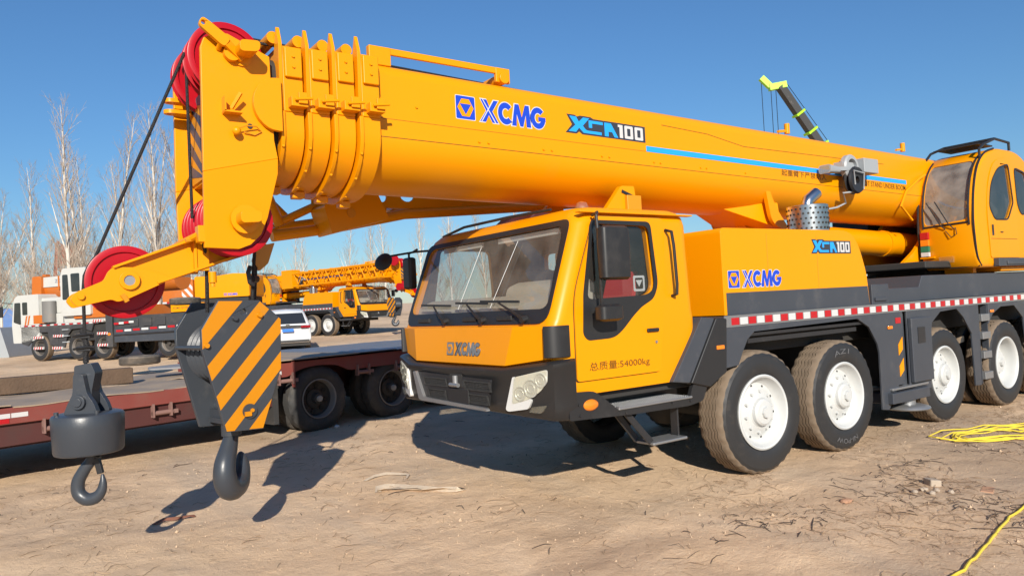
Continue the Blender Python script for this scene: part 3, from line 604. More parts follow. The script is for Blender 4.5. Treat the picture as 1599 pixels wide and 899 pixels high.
# gusset, rest
for v_ in (.88, 1.76): MB().xz(rpoly([(7.80, 3.2), (7.86, 3.2), (7.99, 2.90), (8.24, 2.64), (8.16, 2.60), (7.92, 2.68), (7.86, 2.9)], [.03, .03, .2, .02, .02, .15, .1], 5), v_, v_+.05).build('gusset', YEL, BOOM, .008)
MB().add([(7.2, 1.15, 2.90), (7.2, 1.55, 2.90), (8.17, .93, 2.62), (8.17, 1.77, 2.62), (7.6, 1.1, 3.0), (7.6, 1.6, 3.0), (8.12, .93, 2.95), (8.12, 1.77, 2.95)], [(0, 1, 3, 2), (0, 2, 6, 4), (1, 5, 7, 3), (2, 3, 7, 6), (0, 4, 5, 1), (4, 6, 7, 5)]).build('gusset_box', YEL, BOOM, .006)
rs = MB().xz(rpoly([(4.98, 2.70), (5.24, 2.985), (5.42, 2.99), (5.46, 2.70)], .02), .74, .80).box(5.2, 5.5, .74, 1.96, 2.62, 2.74).xz(rpoly([(4.98, 2.70), (5.24, 2.985), (5.42, 2.99), (5.46, 2.70)], .02), 1.9, 1.96).build('boom_rest', YEL, CR, .01)
MB().box(5.28, 5.48, .70, .745, 2.70, 2.89).build('rest_pad', YEL2, rs, .01)
MB().bar((5.24, .765, 2.93), (5.48, .765, 2.85), .07, .03).build('rubber_pad', BLACKM, rs)
# luffing cylinder, turret
MB().cyl((7.9, VC, 2.60), (9.3, VC, 2.56), .12, n=20).cyl((9.2, VC, 2.56), (12.6, VC, 2.46), .19, n=28).cyl((11.3, VC, 2.50), (11.42, VC, 2.495), .205, n=28).build('luffing_cylinder', YEL, CR)
MB().lathe([(.95, 1.95), (.95, 2.02), (.88, 2.02), (.88, 2.1), (.7, 2.1)], (12.7, VC, 0), 'z', 60, mod=lambda i, j, r, a: (r-.03*(i % 2)*(j < 2), a)).build('slew_ring', DARK, CR)
for v_ in (.92, 1.72): MB().xz(rpoly([(11.0, 2.1), (11.5, 2.35), (12.5, 3.1), (13.2, 3.95), (14.2, 3.95), (14.8, 3.0), (14.8, 2.1)], .1), v_, v_+.06).build('turret_plate', YEL, CR, .01)
MB().box(10.9, 14.8, .5, 2.2, 2.06, 2.16).box(12.0, 14.6, 1.9, 2.55, 2.15, 3.2).build('turret_body', DARK, CR, .02)
MB().box(14.2, 15.3, .1, 2.6, 2.1, 3.1).build('counterweight', GREY, CR, .04)
# work lamp and cable reel on the boom side
LP = MB().box(9.62, 9.98, .60, .85, 3.375, 3.57).build('lamp_bracket', LGREY, BOOM, .01)
MB().lathe([(.15, -.02), (.17, 0), (.17, .06), (.15, .08), (.11, .08), (.11, -.02)], (9.47, .70, 3.45), 'y', 26, closed=True).bar((9.1, .70, 3.40), (9.6, .70, 3.44), .05, .05).box(9.3, 9.64, .72, .85, 3.38, 3.52).build('reel_rim', LGREY, BOOM)
MB().lathe([(.17, -.06), (.185, -.03), (.12, 0), (.185, .03), (.17, .06), (.05, .05), (.05, -.05)], (9.5, .69, 3.27), 'y', 26, closed=True).build('cable_reel', BLACKM, BOOM)
MB().loft([[(8.86, y, z) for y, z in rrect(.63, .80, 3.33, 3.44, .03)], [(9.14, y, z) for y, z in rrect(.66, .77, 3.35, 3.43, .03)]]).build('work_lamp', LGREY, BOOM)
MB().yz(rrect(.645, .785, 3.342, 3.428, .025), 8.852, 8.859).build('lamp_glass', LENS, BOOM)
MB().tube([(9.5, .66, 3.12), (9.3, .74, 3.10), (9.45, .80, 2.98), (9.3, .84, 2.92), (8.9, .86, 2.86)], .014, 6).tube([(9.4, .62, 3.2), (9.35, .6, 3.38), (9.6, .6, 3.36), (9.62, .63, 3.15)], .01, 6).build('lamp_cable', LGREY, BOOM)
MB().tube([(11.3, .84, 2.80), (11.0, .84, 3.0), (11.15, .83, 3.22), (11.5, .80, 3.42), (11.7, .8, 3.5)], .02, 6).build('hose', YEL, BOOM)
# ---------------------------------------------------------------- boom head
ol = [(1.275, 3.80), (1.30, 3.87), (1.385, 3.918), (1.47, 3.925), (1.768, 3.80), (1.777, 3.165), (1.80, 3.03), (1.26, 2.90)]
ol2 = [(1.26, 2.90), (1.80, 3.03), (1.797, 2.915), (1.715, 2.58), (1.665, 2.46), (1.59, 2.385), (1.50, 2.35), (1.26, 2.36)]
hp = lambda s_: (lambda a, b, t: (a, VC+s_*(.5-max(0, 2.9+(a-1.26)*.24-b)*.10-t), b))
HEAD = MB().prism(ol, hp(-1), 0, .04).prism(ol2, hp(-1), 0, .04).build('head_plate', YEL, BOOM, .005)
MB().prism(ol, hp(1), 0, .04).prism(ol2, hp(1), 0, .04).build('head_plate', YEL, BOOM, .005)
MB().box(1.70, 1.78, .9, 1.8, 2.95, 3.75).box(1.40, 1.75, .9, 1.8, 2.93, 2.96).build('head_back', YEL, BOOM)
MB().xz(rpoly([(1.83, 3.63)]+[(1.80+.18*math.cos(R(90+180*i/14)), 3.43+.20*math.sin(R(90+180*i/14))) for i in range(15)]+[(1.83, 3.23)], 0), .80, .846).build('round_cover', YEL, BOOM, .006)
fp = MB().box(1.385, 1.41, .9, 1.8, 2.95, 3.62).build('front_plate', YEL2, BOOM)
HB = mat('hazard_blue_black', (.03, .05, .09), .5)
mb = MB()
for side_ in (0, 1):
    for k in range(6):
        z_ = 2.72+k*.2; a, b = (.90, 1.34) if side_ else (1.36, 1.80)
        L_ = [(a, z_+(.30 if side_ else 0)), (b, z_+(0 if side_ else .30)), (b, z_+(0 if side_ else .30)+.1), (a, z_+(.30 if side_ else 0)+.1)]
        L_ = [(p, min(3.615, max(2.955, q))) for p, q in L_]
        if max(q for p, q in L_)-min(q for p, q in L_) > .05: mb.yz(L_, 1.381, 1.3845)
mb.build('hazard_stripe', HB, fp, smooth=0)
def sheave(name, parent, c, r, w_=.07, n=48, mats=None):
    pr = [(r, -w_/2), (r-.004, -w_/2-.002), (r-.045, -w_/2), (r-.05, -w_/2+.016), (.10, -w_/2+.02), (.095, -w_/2-.006), (.04, -w_/2-.008), (.04, w_/2+.008), (.095, w_/2+.006), (.10, w_/2-.02), (r-.05, w_/2-.016), (r-.045, w_/2), (r, w_/2), (r-.035, w_*.12), (r-.035, -w_*.12)]
    return MB().lathe(pr, c, 'y', n, closed=True).build(name, mats or RED, parent, smooth=30)
for v_ in (1.0, 1.16, 1.55): sheave('sheave', BOOM, (1.485, v_, 3.775), .275, .075)
for k in range(6): sheave('sheave', BOOM, (1.51, .985+k*.115, 2.565), .262, .07, 40)
for a_ in ((1.485, .80, 3.775), (1.51, .86, 2.565)): MB().cyl(a_, (a_[0], 1.86, a_[2]), .06, n=20).build('sheave_pin', YEL, BOOM)
# fittings on the near head plate
MB().prism([rpoly([(1.245, 3.93), (1.275, 3.99), (1.315, 3.97), (1.47, 3.86), (1.42, 3.79)], .03), circ(1.282, 3.945, .016, 10)], lambda a, b, t: (a, t, b), .76, .80).build('rope_catch', YEL, BOOM, .006)
MB().bar((1.44, .78, 3.83), (1.56, .82, 3.74), .03, .06).cyl((1.40, .85, 3.80), (1.40, .78, 3.83), .02, n=10).build('catch_arm', YEL, BOOM, .004)
MB().xz(circ(1.56, 3.77, .075, 20), .835, .849).build('lug_base', YEL, BOOM)
MB().prism(rpoly([(1.50, 3.745), (1.64, 3.76), (1.65, 3.84), (1.50, 3.83)], .035, 4), lambda a, b, t: (a, t, b), .66, .84).build('lug', YEL, BOOM, .012)
MB().xz(circ(1.54, 2.565, .105, 22), .845, .875).build('lug_base', YEL, BOOM)
MB().prism(rpoly([(1.47, 2.52), (1.62, 2.53), (1.625, 2.61), (1.47, 2.61)], .035, 4), lambda a, b, t: (a, t, b), .71, .85).build('lug', YEL, BOOM, .012)
MB().box(1.405, 1.415, .76, .85, 3.33, 3.44).box(1.405, 1.53, .76, .85, 3.325, 3.337).bar((1.46, .80, 3.36), (1.52, .76, 3.47), .022, .022).build('pin_bracket', YEL, BOOM)
MB().ball((1.49, .80, 3.20), .032, 14).cyl((1.49, .85, 3.20), (1.49, .80, 3.20), .016, n=10).build('knob', YEL, BOOM)
MB().tube([(1.50, .81, 3.22), (1.56, .80, 3.245), (1.64, .82, 3.25), (1.68, .84, 3.22), (1.63, .84, 3.19), (1.55, .83, 3.205)], .005, 6).build('knob_wire', YEL2, BOOM)
MB().cyl((1.60, .852, 3.255), (1.60, .845, 3.255), .02, n=12).build('plate_hole', DARK, BOOM)
for z_ in (3.60, 3.51): MB().xy([rpoly([(1.38, 1.64), (1.20, 1.64), (1.16, 1.69), (1.20, 1.74), (1.38, 1.74)], .03), circ(1.215, 1.69, .02, 10)], z_, z_+.03).build('clevis', YEL, BOOM)
MB().tube([(1.30, .92, 2.50), (1.22, 1.0, 2.45), (1.16, 1.25, 2.42), (1.17, 1.5, 2.42), (1.24, 1.8, 2.44)], .024, 8).build('rope_guard', YEL, BOOM)
mb = MB()
for k in range(7): mb.cyl((1.165, 1.05+k*.09, 2.425), (1.23, 1.05+k*.09, 2.44), .018, n=6)
mb.build('guard_teeth', YEL2, BOOM)
MB().box(1.22, 1.29, .9, 1.0, 2.40, 2.52).build('guard_mount', YEL, BOOM, .006)
MB().box(1.18, 1.26, 1.2, 1.6, 2.28, 2.34).build('cross_bar', YEL, BOOM, .006)
# arm with the auxiliary sheave
armL = [(1.63, 2.355), (1.46, 2.495), (1.228, 2.438), (.70, 2.238), (.73, 2.10), (1.041, 2.138), (1.302, 2.218), (1.62, 2.34)]
tipL = rpoly([(.705, 2.245), (.67, 2.215), (.64, 2.15), (.47, 2.075), (.435, 2.03), (.475, 1.975), (.688, 2.02), (.72, 2.0), (.78, 2.015), (1.041, 2.135), (1.06, 2.17), (.86, 2.24)], .02)
ARM = None
for s_, v_ in ((1, 1.15), (-1, 1.52)):
    y0, y1 = (v_+.02, v_+.045) if s_ > 0 else (v_, v_+.03)
    a_ = MB().xz(armL, y0, y1).xz(tipL, v_-.015, v_+.018).build('sheave_arm', YEL, BOOM, .005)
    MB().bar((.70, v_+.01, 2.242), (1.24, v_+.01, 2.447), .09, .018).bar((1.24, v_+.01, 2.447), (1.46, v_+.01, 2.50), .09, .018).bar((.98, v_+.01, 2.128), (1.62, v_+.01, 2.345), .09, .018).box(1.235, 1.255, v_-.03, v_+.04, 2.20, 2.44).box(1.26, 1.34, v_-.02, v_+.03, 2.21, 2.45).build('arm_flange', YEL, a_, .003)
    if s_ > 0:
        MB().prism([circ(.80, 2.148, .066, 22), circ(.80, 2.148, .036, 16)], lambda a, b, t: (a, t, b), v_-.04, v_-.015).build('pin_boss', YEL, a_, .004)
        MB().cyl((.80, v_-.03, 2.148), (.80, v_+.05, 2.148), .036, n=14).build('axle_pin', SIL, a_)
        MB().cyl((.50, v_-.035, 2.045), (.50, v_, 2.045), .022, n=10).build('pin', YEL, a_)
        MB().bar((.78, v_-.03, 2.0), (.75, v_-.035, 2.05), .02, .03).build('clip', YEL2, a_)
        MB().cyl((1.36, v_-.01, 2.20), (1.36, v_-.01, 2.12), .03, n=10).cyl((1.36, v_-.01, 2.12), (1.36, v_-.01, 2.09), .018, n=8).build('bolt', YEL, a_)
sheave('auxiliary_sheave', BOOM, (.80, 1.35, 2.148), .262, .085, 64)
# ropes
mb = MB(); rl = .0115
mb.tube([(1.225, 1.12, 3.83), (.62, 1.34, 2.335), (.575, 1.35, 2.27), (.545, 1.35, 2.2), (.535, 1.35, 2.1), (.533, 1.35, 1.56)], rl, 8)
mb.build('wire_rope', ROPE, CR)
MB().tube([(1.25, 1.16, 3.85), (1.24, 1.16, 3.70), (1.235, 1.14, 2.60)], rl, 8).build('wire_rope', ROPE, CR)
MB().tube([(1.30, 1.10, 2.45), (1.335, 1.20, 2.2), (1.345, 1.28, 1.90)], rl*1.3, 8).build('wire_rope', ROPE, CR)
MB().tube([(1.74, 1.30, 2.50), (1.715, 1.33, 2.2), (1.70, 1.35, 1.90)], rl*1.2, 8).tube([(1.77, 1.42, 2.5), (1.76, 1.42, 2.2), (1.73, 1.40, 1.9)], rl*1.2, 8).build('wire_rope', ROPE, CR)
MB().tube([(1.50, 1.16, 4.04), (1.62, 1.16, 4.035), (2.4, 1.17, 4.01), (4.0, 1.2, 3.98), (9.0, 1.25, 3.86)], rl, 8).tube([(1.52, 1.0, 4.03), (1.72, 1.0, 3.95), (2.4, 1.05, 3.945), (4.0, 1.1, 3.93)], rl, 8).build('wire_rope', ROPE, CR)
MB().tube([(1.68, 1.28, 2.25), (1.66, 1.27, 2.2), (1.67, 1.27, 2.12), (1.70, 1.28, 2.1)], .018, 6).cyl((1.70, 1.31, 2.15), (1.745, 1.34, 2.15), .03, n=8).build('rope_clamp', BLACKM, CR)
MB().xz(rpoly([(1.78, 2.42), (1.92, 2.45), (1.86, 2.28), (1.79, 2.22), (1.74, 2.3)], .01), 1.40, 1.46).build('rope_anchor', YEL2, CR, .004)
# stowed fly jib under the far side of the boom
holes = [circ(3.362, 3.07, .016, 8), circ(3.575, 3.113, .053, 14, .058), circ(3.884, 3.15, .09, 18, .08), circ(4.224, 3.198, .085, 18, .075), circ(4.511, 3.15, .021, 8), [(4.628, 3.267), (4.714, 3.15), (4.831, 3.15), (4.831, 3.267)], [(4.969, 3.288), (5.011, 3.198), (5.363, 3.208), (5.363, 3.299)], circ(5.746, 3.288, .07, 14, .05), circ(6.171, 3.32, .06, 14, .04)]
JB = MB().xz([[(2.766, 2.926), (3.33, 2.99), (4.064, 2.99), (7.874, 3.288), (7.874, 3.607), (2.766, 3.437)]]+holes, 2.79, 2.815).build('fly_jib', YEL, CR)
for c_, r_ in (([(2.32, 2.75, 2.655), (2.937, 2.78, 2.746), (3.83, 2.79, 2.926), (5.958, 2.8, 3.097), (7.874, 2.8, 3.288)], .058), ([(2.32, 3.17, 2.756), (3.83, 3.17, 3.001), (7.874, 3.17, 3.341)], .052)): MB().tube(c_, r_, 10).build('chord', YEL, JB)
MB().xz(rpoly([(2.745, 2.932), (2.979, 3.086), (3.341, 3.075), (3.458, 2.815), (2.82, 2.65)], .02), 2.4, 2.79).build('jib_bracket', YEL, JB, .01)
MB().cyl((3.032, 2.39, 2.863), (3.032, 2.4, 2.863), .048, n=14).build('bracket_pin', YEL2, JB)
for a, b, r_ in (((2.256, 2.8, 3.214), (2.426, 2.8, 2.767), .053), ((2.394, 2.8, 2.788), (3.107, 2.8, 3.129), .042), ((2.256, 3.17, 3.267), (2.713, 3.17, 2.809), .042), ((2.32, 2.8, 3.267), (3.054, 3.05, 3.214), .048), ((2.373, 2.8, 2.703), (2.373, 3.17, 2.788), .042)): MB().cyl(a, b, r_, n=10).build('brace', YEL, JB)
for k in range(8): MB().cyl((3.6+k*.5, 2.80, 2.97+k*.045), (3.85+k*.5, 3.15, 3.02+k*.045), .026, n=8).build('brace', YEL, JB)
MB().tube([(2.171, 2.45, 2.873), (2.096, 2.47, 2.703), (2.149, 2.5, 2.554), (2.234, 2.51, 2.501)], .015, 6).build('hose', BLACKM, JB)
# ---------------------------------------------------------------- operator cab
opp = rpoly([(11.70, 2.03), (11.60, 2.18), (11.56, 2.75), (11.63, 3.18), (11.80, 3.52), (12.06, 3.73), (12.5, 3.84), (13.2, 3.84), (13.6, 3.7), (13.78, 3.3), (13.78, 2.03)], [.05, .1, .3, .3, .2, .2, .2, .2, .2, .2, .05], 4)
def oring(v_, e): k = 1-e/.9; return [(12.65+(a-12.65)*(1-e/1.05), v_, 2.95+(b-2.95)*k) for a, b in opp]
ops = MB().loft([oring(v_, e) for v_, e in ((.10, .065), (.106, .035), (.122, .012), (.15, 0), (.85, 0), (.878, .012), (.894, .035), (.90, .065))])
inn = MB(); inn.mi = 1; inn.xz([(12.65+(a-12.65)*.94, 2.95+(b-2.95)*.94) for a, b in opp], .14, .86)
W1 = rpoly([(12.42, 3.52), (12.80, 3.60), (12.90, 3.02), (12.68, 2.755), (12.22, 2.745), (12.06, 2.93), (12.15, 3.28)], [.12, .08, .05, .08, .08, .08, .15], 5)
W2 = rpoly([(13.04, 3.56), (13.45, 3.50), (13.6, 3.2), (13.6, 2.9), (13.2, 2.84), (13.08, 3.0)], .1, 5)
wsf = rpoly([(.19, 2.74), (.80, 2.70), (.80, 3.62), (.19, 3.62)], .08, 4)
opm = boolean_cut('operator_cab', ops, [inn, MB().yz(wsf, 11.2, 12.1), MB().xz(W1, 0, .3), MB().xz(W2, 0, .3), MB().xz(W1, .8, 1), MB().xz(W2, .8, 1)], [YEL, INT])
OC = obj('operator_cab', opm, CR)
prof = [(11.575, 2.66), (11.563, 2.78), (11.58, 2.95), (11.63, 3.16), (11.70, 3.34), (11.80, 3.50), (11.92, 3.62), (12.02, 3.69)]
gl_ = MB(); gl_.loft([[(u_+.02, v_, z_) for v_ in (.17, .82)] for u_, z_ in prof], caps=False, closed=False); gl_.build('front_window', GL_O, OC)
fo = MB()
for v_ in (.175, .815): fo.tube([(u_-.004, v_, z_) for u_, z_ in prof], .014, 6)
fo.tube([(11.57, .175, 2.70), (11.57, .815, 2.68)], .014, 6); fo.build('window_seal', BLACK, OC)
MB().sheet(W1, lambda a, b, t: (a, t, b), .108).build('door_window', GL_S, OC, smooth=0); MB().sheet(W2, lambda a, b, t: (a, t, b), .108).build('side_window', GL_S, OC, smooth=0)
MB().sheet(W1, lambda a, b, t: (a, t, b), .888).build('side_window', GL_S, OC, smooth=0)
dl = rpoly([(12.02, 2.17), (11.98, 2.8), (12.05, 3.25), (12.28, 3.62), (12.72, 3.71), (12.98, 3.62), (13.02, 2.17)], [.04, .1, .2, .2, .1, .1, .04], 5)
dv = MB().xz([dl, [(12.48+(a-12.48)*1.02, 3.17+(b-3.17)*1.02) for a, b in W1]], .088, .0985).build('cab_door', YEL, OC, .005)
MB().xz([[(12.5+(a-12.5)*1.04, 3.17+(b-3.17)*1.04) for a, b in W1], [(12.48+(a-12.48)*.985, 3.17+(b-3.17)*.985) for a, b in W1]], .083, .0875).build('window_seal', BLACK, dv)
MB().xz([[(13.3+(a-13.3)*1.05, 3.17+(b-3.17)*1.05) for a, b in W2], [(13.3+(a-13.3)*.98, 3.17+(b-3.17)*.98) for a, b in W2]], .092, .0985).build('window_seal', BLACK, OC)
MB().box(12.09, 12.14, .075, .088, 2.50, 2.66).build('door_handle', BLACK, dv, .008); MB().box(12.38, 12.46, .078, .088, 2.545, 2.56).build('door_latch', BLACK, dv)
MB().box(12.05, 12.96, .084, .088, 2.45, 2.456).build('door_crease', BRN, dv)
MB().tube(smooth([(11.74, .118, 2.06), (11.63, .118, 2.2), (11.585, .118, 2.5), (11.58, .118, 2.78), (11.655, .118, 3.18), (11.82, .118, 3.52), (12.08, .118, 3.73), (12.4, .118, 3.82)]), .015, 6).tube(smooth([(11.74, .88, 2.06), (11.62, .89, 2.2), (11.57, .89, 2.5), (11.57, .89, 2.78), (11.64, .89, 3.18), (11.80, .89, 3.53), (12.06, .89, 3.74)]), .015, 6).tube([(11.7, .118, 2.06), (11.69, .5, 2.05), (11.7, .88, 2.06)], .01, 6).build('edge_trim', BLACK, OC)
MB().tube([(11.95, .88, 3.62), (11.9, .88, 3.72), (12.1, .88, 3.86), (12.5, .86, 3.98), (12.55, .15, 3.99), (12.5, .13, 3.98), (12.1, .13, 3.86), (11.95, .13, 3.78), (11.95, .13, 3.66)], .02, 8).tube([(12.5, .13, 3.98), (13.0, .13, 3.96), (13.0, .13, 3.84)], .02, 8).tube([(12.2, .13, 3.9), (12.2, .88, 3.9)], .014, 6).build('roof_rail', BLACK, OC)
MB().box(12.1, 12.6, .2, .8, 3.88, 3.90).build('roof_shade', BLACK, OC)
for v_ in (.62, .50): MB().tube([(11.56, v_-.12, 2.62), (11.53, v_-.06, 2.70), (11.545, v_+.12, 3.05)], .008, 6).build('wiper', BLACK, OC)
MB().tube([(11.56, .5, 2.60), (11.55, .42, 2.50), (11.55, .34, 2.54), (11.56, .36, 2.64)], .006, 6).build('washer_hose', BLACK, OC)
for z0, z1, m_ in ((2.50, 2.61, REFR), (2.40, 2.50, ORA), (2.31, 2.40, mat('green_lens', (.02, .16, .09), .25)), (2.24, 2.31, REFW)): MB().box(11.535, 11.585, .74, .86, z0+.002, z1-.002).build('signal_lamp', m_, OC, .006)
MB().box(11.55, 11.60, .68, .88, 2.215, 2.235).build('lamp_shelf', YEL, OC)
MB().box(11.565, 11.61, .42, .62, 2.13, 2.22).build('front_lamp', LENS, OC, .006)
MB().box(12.1, 13.78, .02, .10, 2.04, 2.16).box(12.35, 13.0, .0, .02, 2.06, 2.12).build('cab_step', GREY, OC, .01)
MB().xz(rpoly([(12.5, 2.2), (12.5, 2.6), (12.95, 2.6), (13.05, 3.2), (13.2, 3.2), (13.15, 2.2)], .05), .3, .7).build('operator_seat', mat('dark_seat', (.06, .055, .05), .8), OC, .03)
MB().box(11.8, 11.95, .3, .7, 2.1, 2.62).build('console', BLACK, OC, .02)
MB().ball((12.0, .45, 3.0), .07, 10).ball((12.05, .55, 2.92), .08, 10).build('white_bag', WHITE, OC)
for u_ in (11.9, 12.6): MB().box(u_, u_+.1, .3, .7, 1.96, 2.04).build('cab_mount', YEL, OC)
MB().box(12.4, 13.7, .12, .5, 1.97, 2.03).build('cab_platform', YEL, CR, .01)
# ================================================================ hook blocks
def clip(poly, n, c, keep):
    out = []
    for i in range(len(poly)):
        p, q = poly[i-1], poly[i]; dp = n[0]*p[0]+n[1]*p[1]-c; dq = n[0]*q[0]+n[1]*q[1]-c
        if not keep: dp, dq = -dp, -dq
        if (dp >= 0) != (dq >= 0): t = dp/(dp-dq); out.append((p[0]+(q[0]-p[0])*t, p[1]+(q[1]-p[1])*t))
        if dq >= 0: out.append(q)
    return out
HBK = thing('hook_block', 'large grey hook block with yellow diagonal stripes hanging from the boom head', 'hook block', (1.50, 1.35, .44), R(9))
octo = [(-.17, 1.545), (.15, 1.535), (.32, 1.385), (.305, 1.0), (.135, .55), (-.15, .565), (-.305, 1.19), (-.305, 1.335)]
YEH = mat('hook_yellow', (.55, .205, .001), .34, var=.05, dirt=.12, dcol=(.35, .2, .05), ds=5)
for s_, y0 in ((1, -.27), (-1, .23)):
    hl_ = [octo, circ(.02, 1.45, .022, 12)] if s_ > 0 else [octo]
    pl = MB().xz(hl_, y0, y0+.035).build('side_plate', HGREY, HBK, .006, world=False)
    if s_ > 0:
        o2 = [(a*.985, 1.05+(b-1.05)*.985) for a, b in octo]
        for lo, hi in ((1.19, 1.6), (.892, 1.033), (.61, .742), (.34, .47), (-1, .21)):
            q = clip(clip(o2, (-1.09, 1), lo+.327, True), (-1.09, 1), hi+.327, False)
            if lo == 1.19: q = clip(q, (1, -.4), -.55, False)
            if len(q) > 2: MB().xz(q, y0-.0025, y0+.001).build('yellow_stripe', YEH, pl, world=False, smooth=0)
        for a, b in ((-.275, 1.215), (.14, 1.42)): MB().cyl((a, y0, b), (a, y0-.03, b), .022, .018, n=10).build('bolt', YEH, pl, world=False)
        MB().cyl((-.055, y0, 1.405), (-.055, y0-.03, 1.405), .022, .018, n=10).build('bolt', HGREY, pl, world=False)
        MB().cyl((.03, y0-.003, .70), (.03, y0-.018, .70), .055, n=20).build('trunnion_cap', HGREY, pl, world=False)
        MB().box(-.015, .035, y0-.035, y0-.015, .665, .70).cyl((.045, y0-.015, .705), (.045, y0-.03, .705), .015, n=8).build('lock_plate', YEH, pl, world=False)
for a_, b_ in ((-.29, 1.20), (.26, 1.05)): MB().cyl((a_, -.26, b_), (a_, .26, b_), .018, n=12).build('cross_pin', HGREY, HBK, world=False)
MB().cyl((.02, -.24, .70), (.02, .25, .70), .06, n=16).box(-.07, .10, -.235, .23, .60, .70).build('trunnion', HGREY, HBK, world=False)
for k in range(5): sheave('sheave', HBK, (.0, -.18+k*.09, 1.15), .24, .07, 36, HGREY).matrix_parent_inverse.identity()
MB().cyl((0, -.24, 1.15), (0, .24, 1.15), .05, n=14).build('sheave_pin', HGREY, HBK, world=False)
def hook(path, rad, flat=.85, n=14):
    m_ = MB(); 
    # smooth the path
    P = [Vector((a, 0, b)) for a, b in path]; PP = []; RR = []
    for i in range(len(P)-1):
        p0, p1, p2, p3 = P[max(i-1, 0)], P[i], P[i+1], P[min(i+2, len(P)-1)]
        for j in range(5):
            t = j/5; PP.append(.5*((2*p1)+(-p0+p2)*t+(2*p0-5*p1+4*p2-p3)*t*t+(-p0+3*p1-3*p2+p3)*t**3)); RR.append(rad[i]*(1-t)+rad[i+1]*t)
    PP.append(P[-1]); RR.append(rad[-1]); m_.tube(PP, RR, n); return m_.map(lambda p: (p[0], p[1]*flat, p[2]))
hook([(0, .62), (0, .50), (-.05, .40), (-.12, .29), (-.13, .19), (-.085, .11), (0, .083), (.09, .115), (.14, .20), (.145, .28), (.13, .33)], [.05, .055, .068, .082, .09, .094, .095, .09, .072, .05, .014], .95).build('hook', HGREY, HBK, loc=(0, 0, .01), rot=(0, 0, R(40)), world=False, smooth=60)
MB().cyl((0, 0, .62), (0, 0, .5), .075, n=18).box(-.09, .12, -.15, .2, .60, .64).build('hook_nut', HGREY, HBK, world=False)
AB = thing('overhaul_ball', 'small grey weight and hook on a single rope below the red sheave', 'hook block', (.535, 1.35, .585), R(-35))
MB().lathe([(.0001, .37), (.20, .37), (.214, .376), (.222, .392), (.229, .56), (.231, .63), (.222, .645), (.19, .655), (.0001, .655)], (0, 0, 0), 'z', 48).build('weight', HGREY, AB, world=False)
MB().xz(rpoly([(-.115, .65), (-.085, .72), (-.045, .79), (-.035, .93), (.03, .93), (.055, .79), (.10, .72), (.125, .65)], .02), -.10, -.055).xz(rpoly([(-.115, .65), (-.085, .72), (-.045, .79), (-.035, .93), (.03, .93), (.055, .79), (.10, .72), (.125, .65)], .02), .055, .10).build('clevis', HGREY, AB, .008, world=False)
MB().xz(rpoly([(-.065, .70), (-.065, .80), (-.055, .985), (.06, 1.0), (.09, .93), (.06, .80), (.06, .70)], .015), -.05, .05).build('wedge_socket', HGREY, AB, .01, world=False)
MB().cyl((0, -.125, .735), (0, .125, .735), .05, n=20).cyl((0, -.135, .735), (0, -.125, .735), .032, n=16).build('clevis_pin', HGREY, AB, .004, world=False)
for a in (-.15, .13): MB().cyl((a, -.12, .655), (a, -.12, .675), .016, n=8).build('bolt', HGREY, AB, world=False)
hook([(.01, .40), (.01, .32), (-.04, .25), (-.085, .17), (-.085, .09), (-.03, .045), (.035, .055), (.075, .10), (.088, .16), (.085, .215)], [.035, .036, .04, .044, .046, .045, .042, .034, .024, .008], .9).build('hook', HGREY, AB, world=False, smooth=60)
MB().bar((.05, 0, .33), (.075, 0, .22), .03, .04).bar((.02, 0, .345), (.075, 0, .335), .04, .015).build('safety_latch', BLACKM, AB, .004, world=False)
MB().tube([(0, 0, 1.0), (.0, 0, 1.06), (.02, 0, 1.10), (-.0, 0, 1.16), (-.02, .0, 1.24)], .02, 8).build('rope_end', ROPE, AB, world=False)
for z_ in (1.10, 1.19): MB().box(-.05, .05, -.03, .03, z_-.018, z_+.018).cyl((-.07, -.03, z_), (.08, -.03, z_+.01), .01, n=6).build('rope_clip', BLACKM, AB, .008, world=False)
# ================================================================ ground
def axis(a, b, step, lo, hi, g=1.13):
    L_ = [a]; 
    while L_[-1] < b: L_.append(L_[-1]+step)
    s_ = step
    while L_[-1] < hi: s_ *= g; L_.append(L_[-1]+s_)
    s_ = step
    while L_[0] > lo: s_ *= g; L_.insert(0, L_[0]-s_)
    return L_
random.seed(4)
def gh(x, y):
    z = gz(x, y)
    if -6 < y < 60 and -30 < x < 60:
        p = Vector((x, y, 0)); k = 1/(1+max(0, y-8)*.05)
        z += .030*noise.noise(p*.55)+.018*noise.noise(p*1.7+Vector((3, 1, 0)))+k*(.010*noise.noise(p*4.3)+.006*noise.noise(p*9.1)-.010*abs(noise.noise(p*2.3+Vector((7, 7, 0)))))
        if 5.4 < x < 14 and -.3 < y < 3: z = z*.35+gz(x, y)*.65+.004
        for k_, r_ in ((-.55, .2), (-1.9, .24)):      # old tyre ruts beside the crane
            d = (y-k_-.12*math.sin(x*.5))/r_
            if abs(d) < 2.5 and x < 6: z -= .018*math.exp(-d*d)
    return z
xs = axis(-1.5, 13, .062, -900, 1300, 1.16); ys = axis(-4.4, 5.2, .062, -300, 1600, 1.15)
gv = [(x, y, gh(x, y)) for y in ys for x in xs]; nx = len(xs)
gf = [(j*nx+i, j*nx+i+1, (j+1)*nx+i+1, (j+1)*nx+i) for j in range(len(ys)-1) for i in range(nx-1)]
gm = bpy.data.meshes.new('ground'); gm.from_pydata(gv, [], gf); gm.shade_smooth()
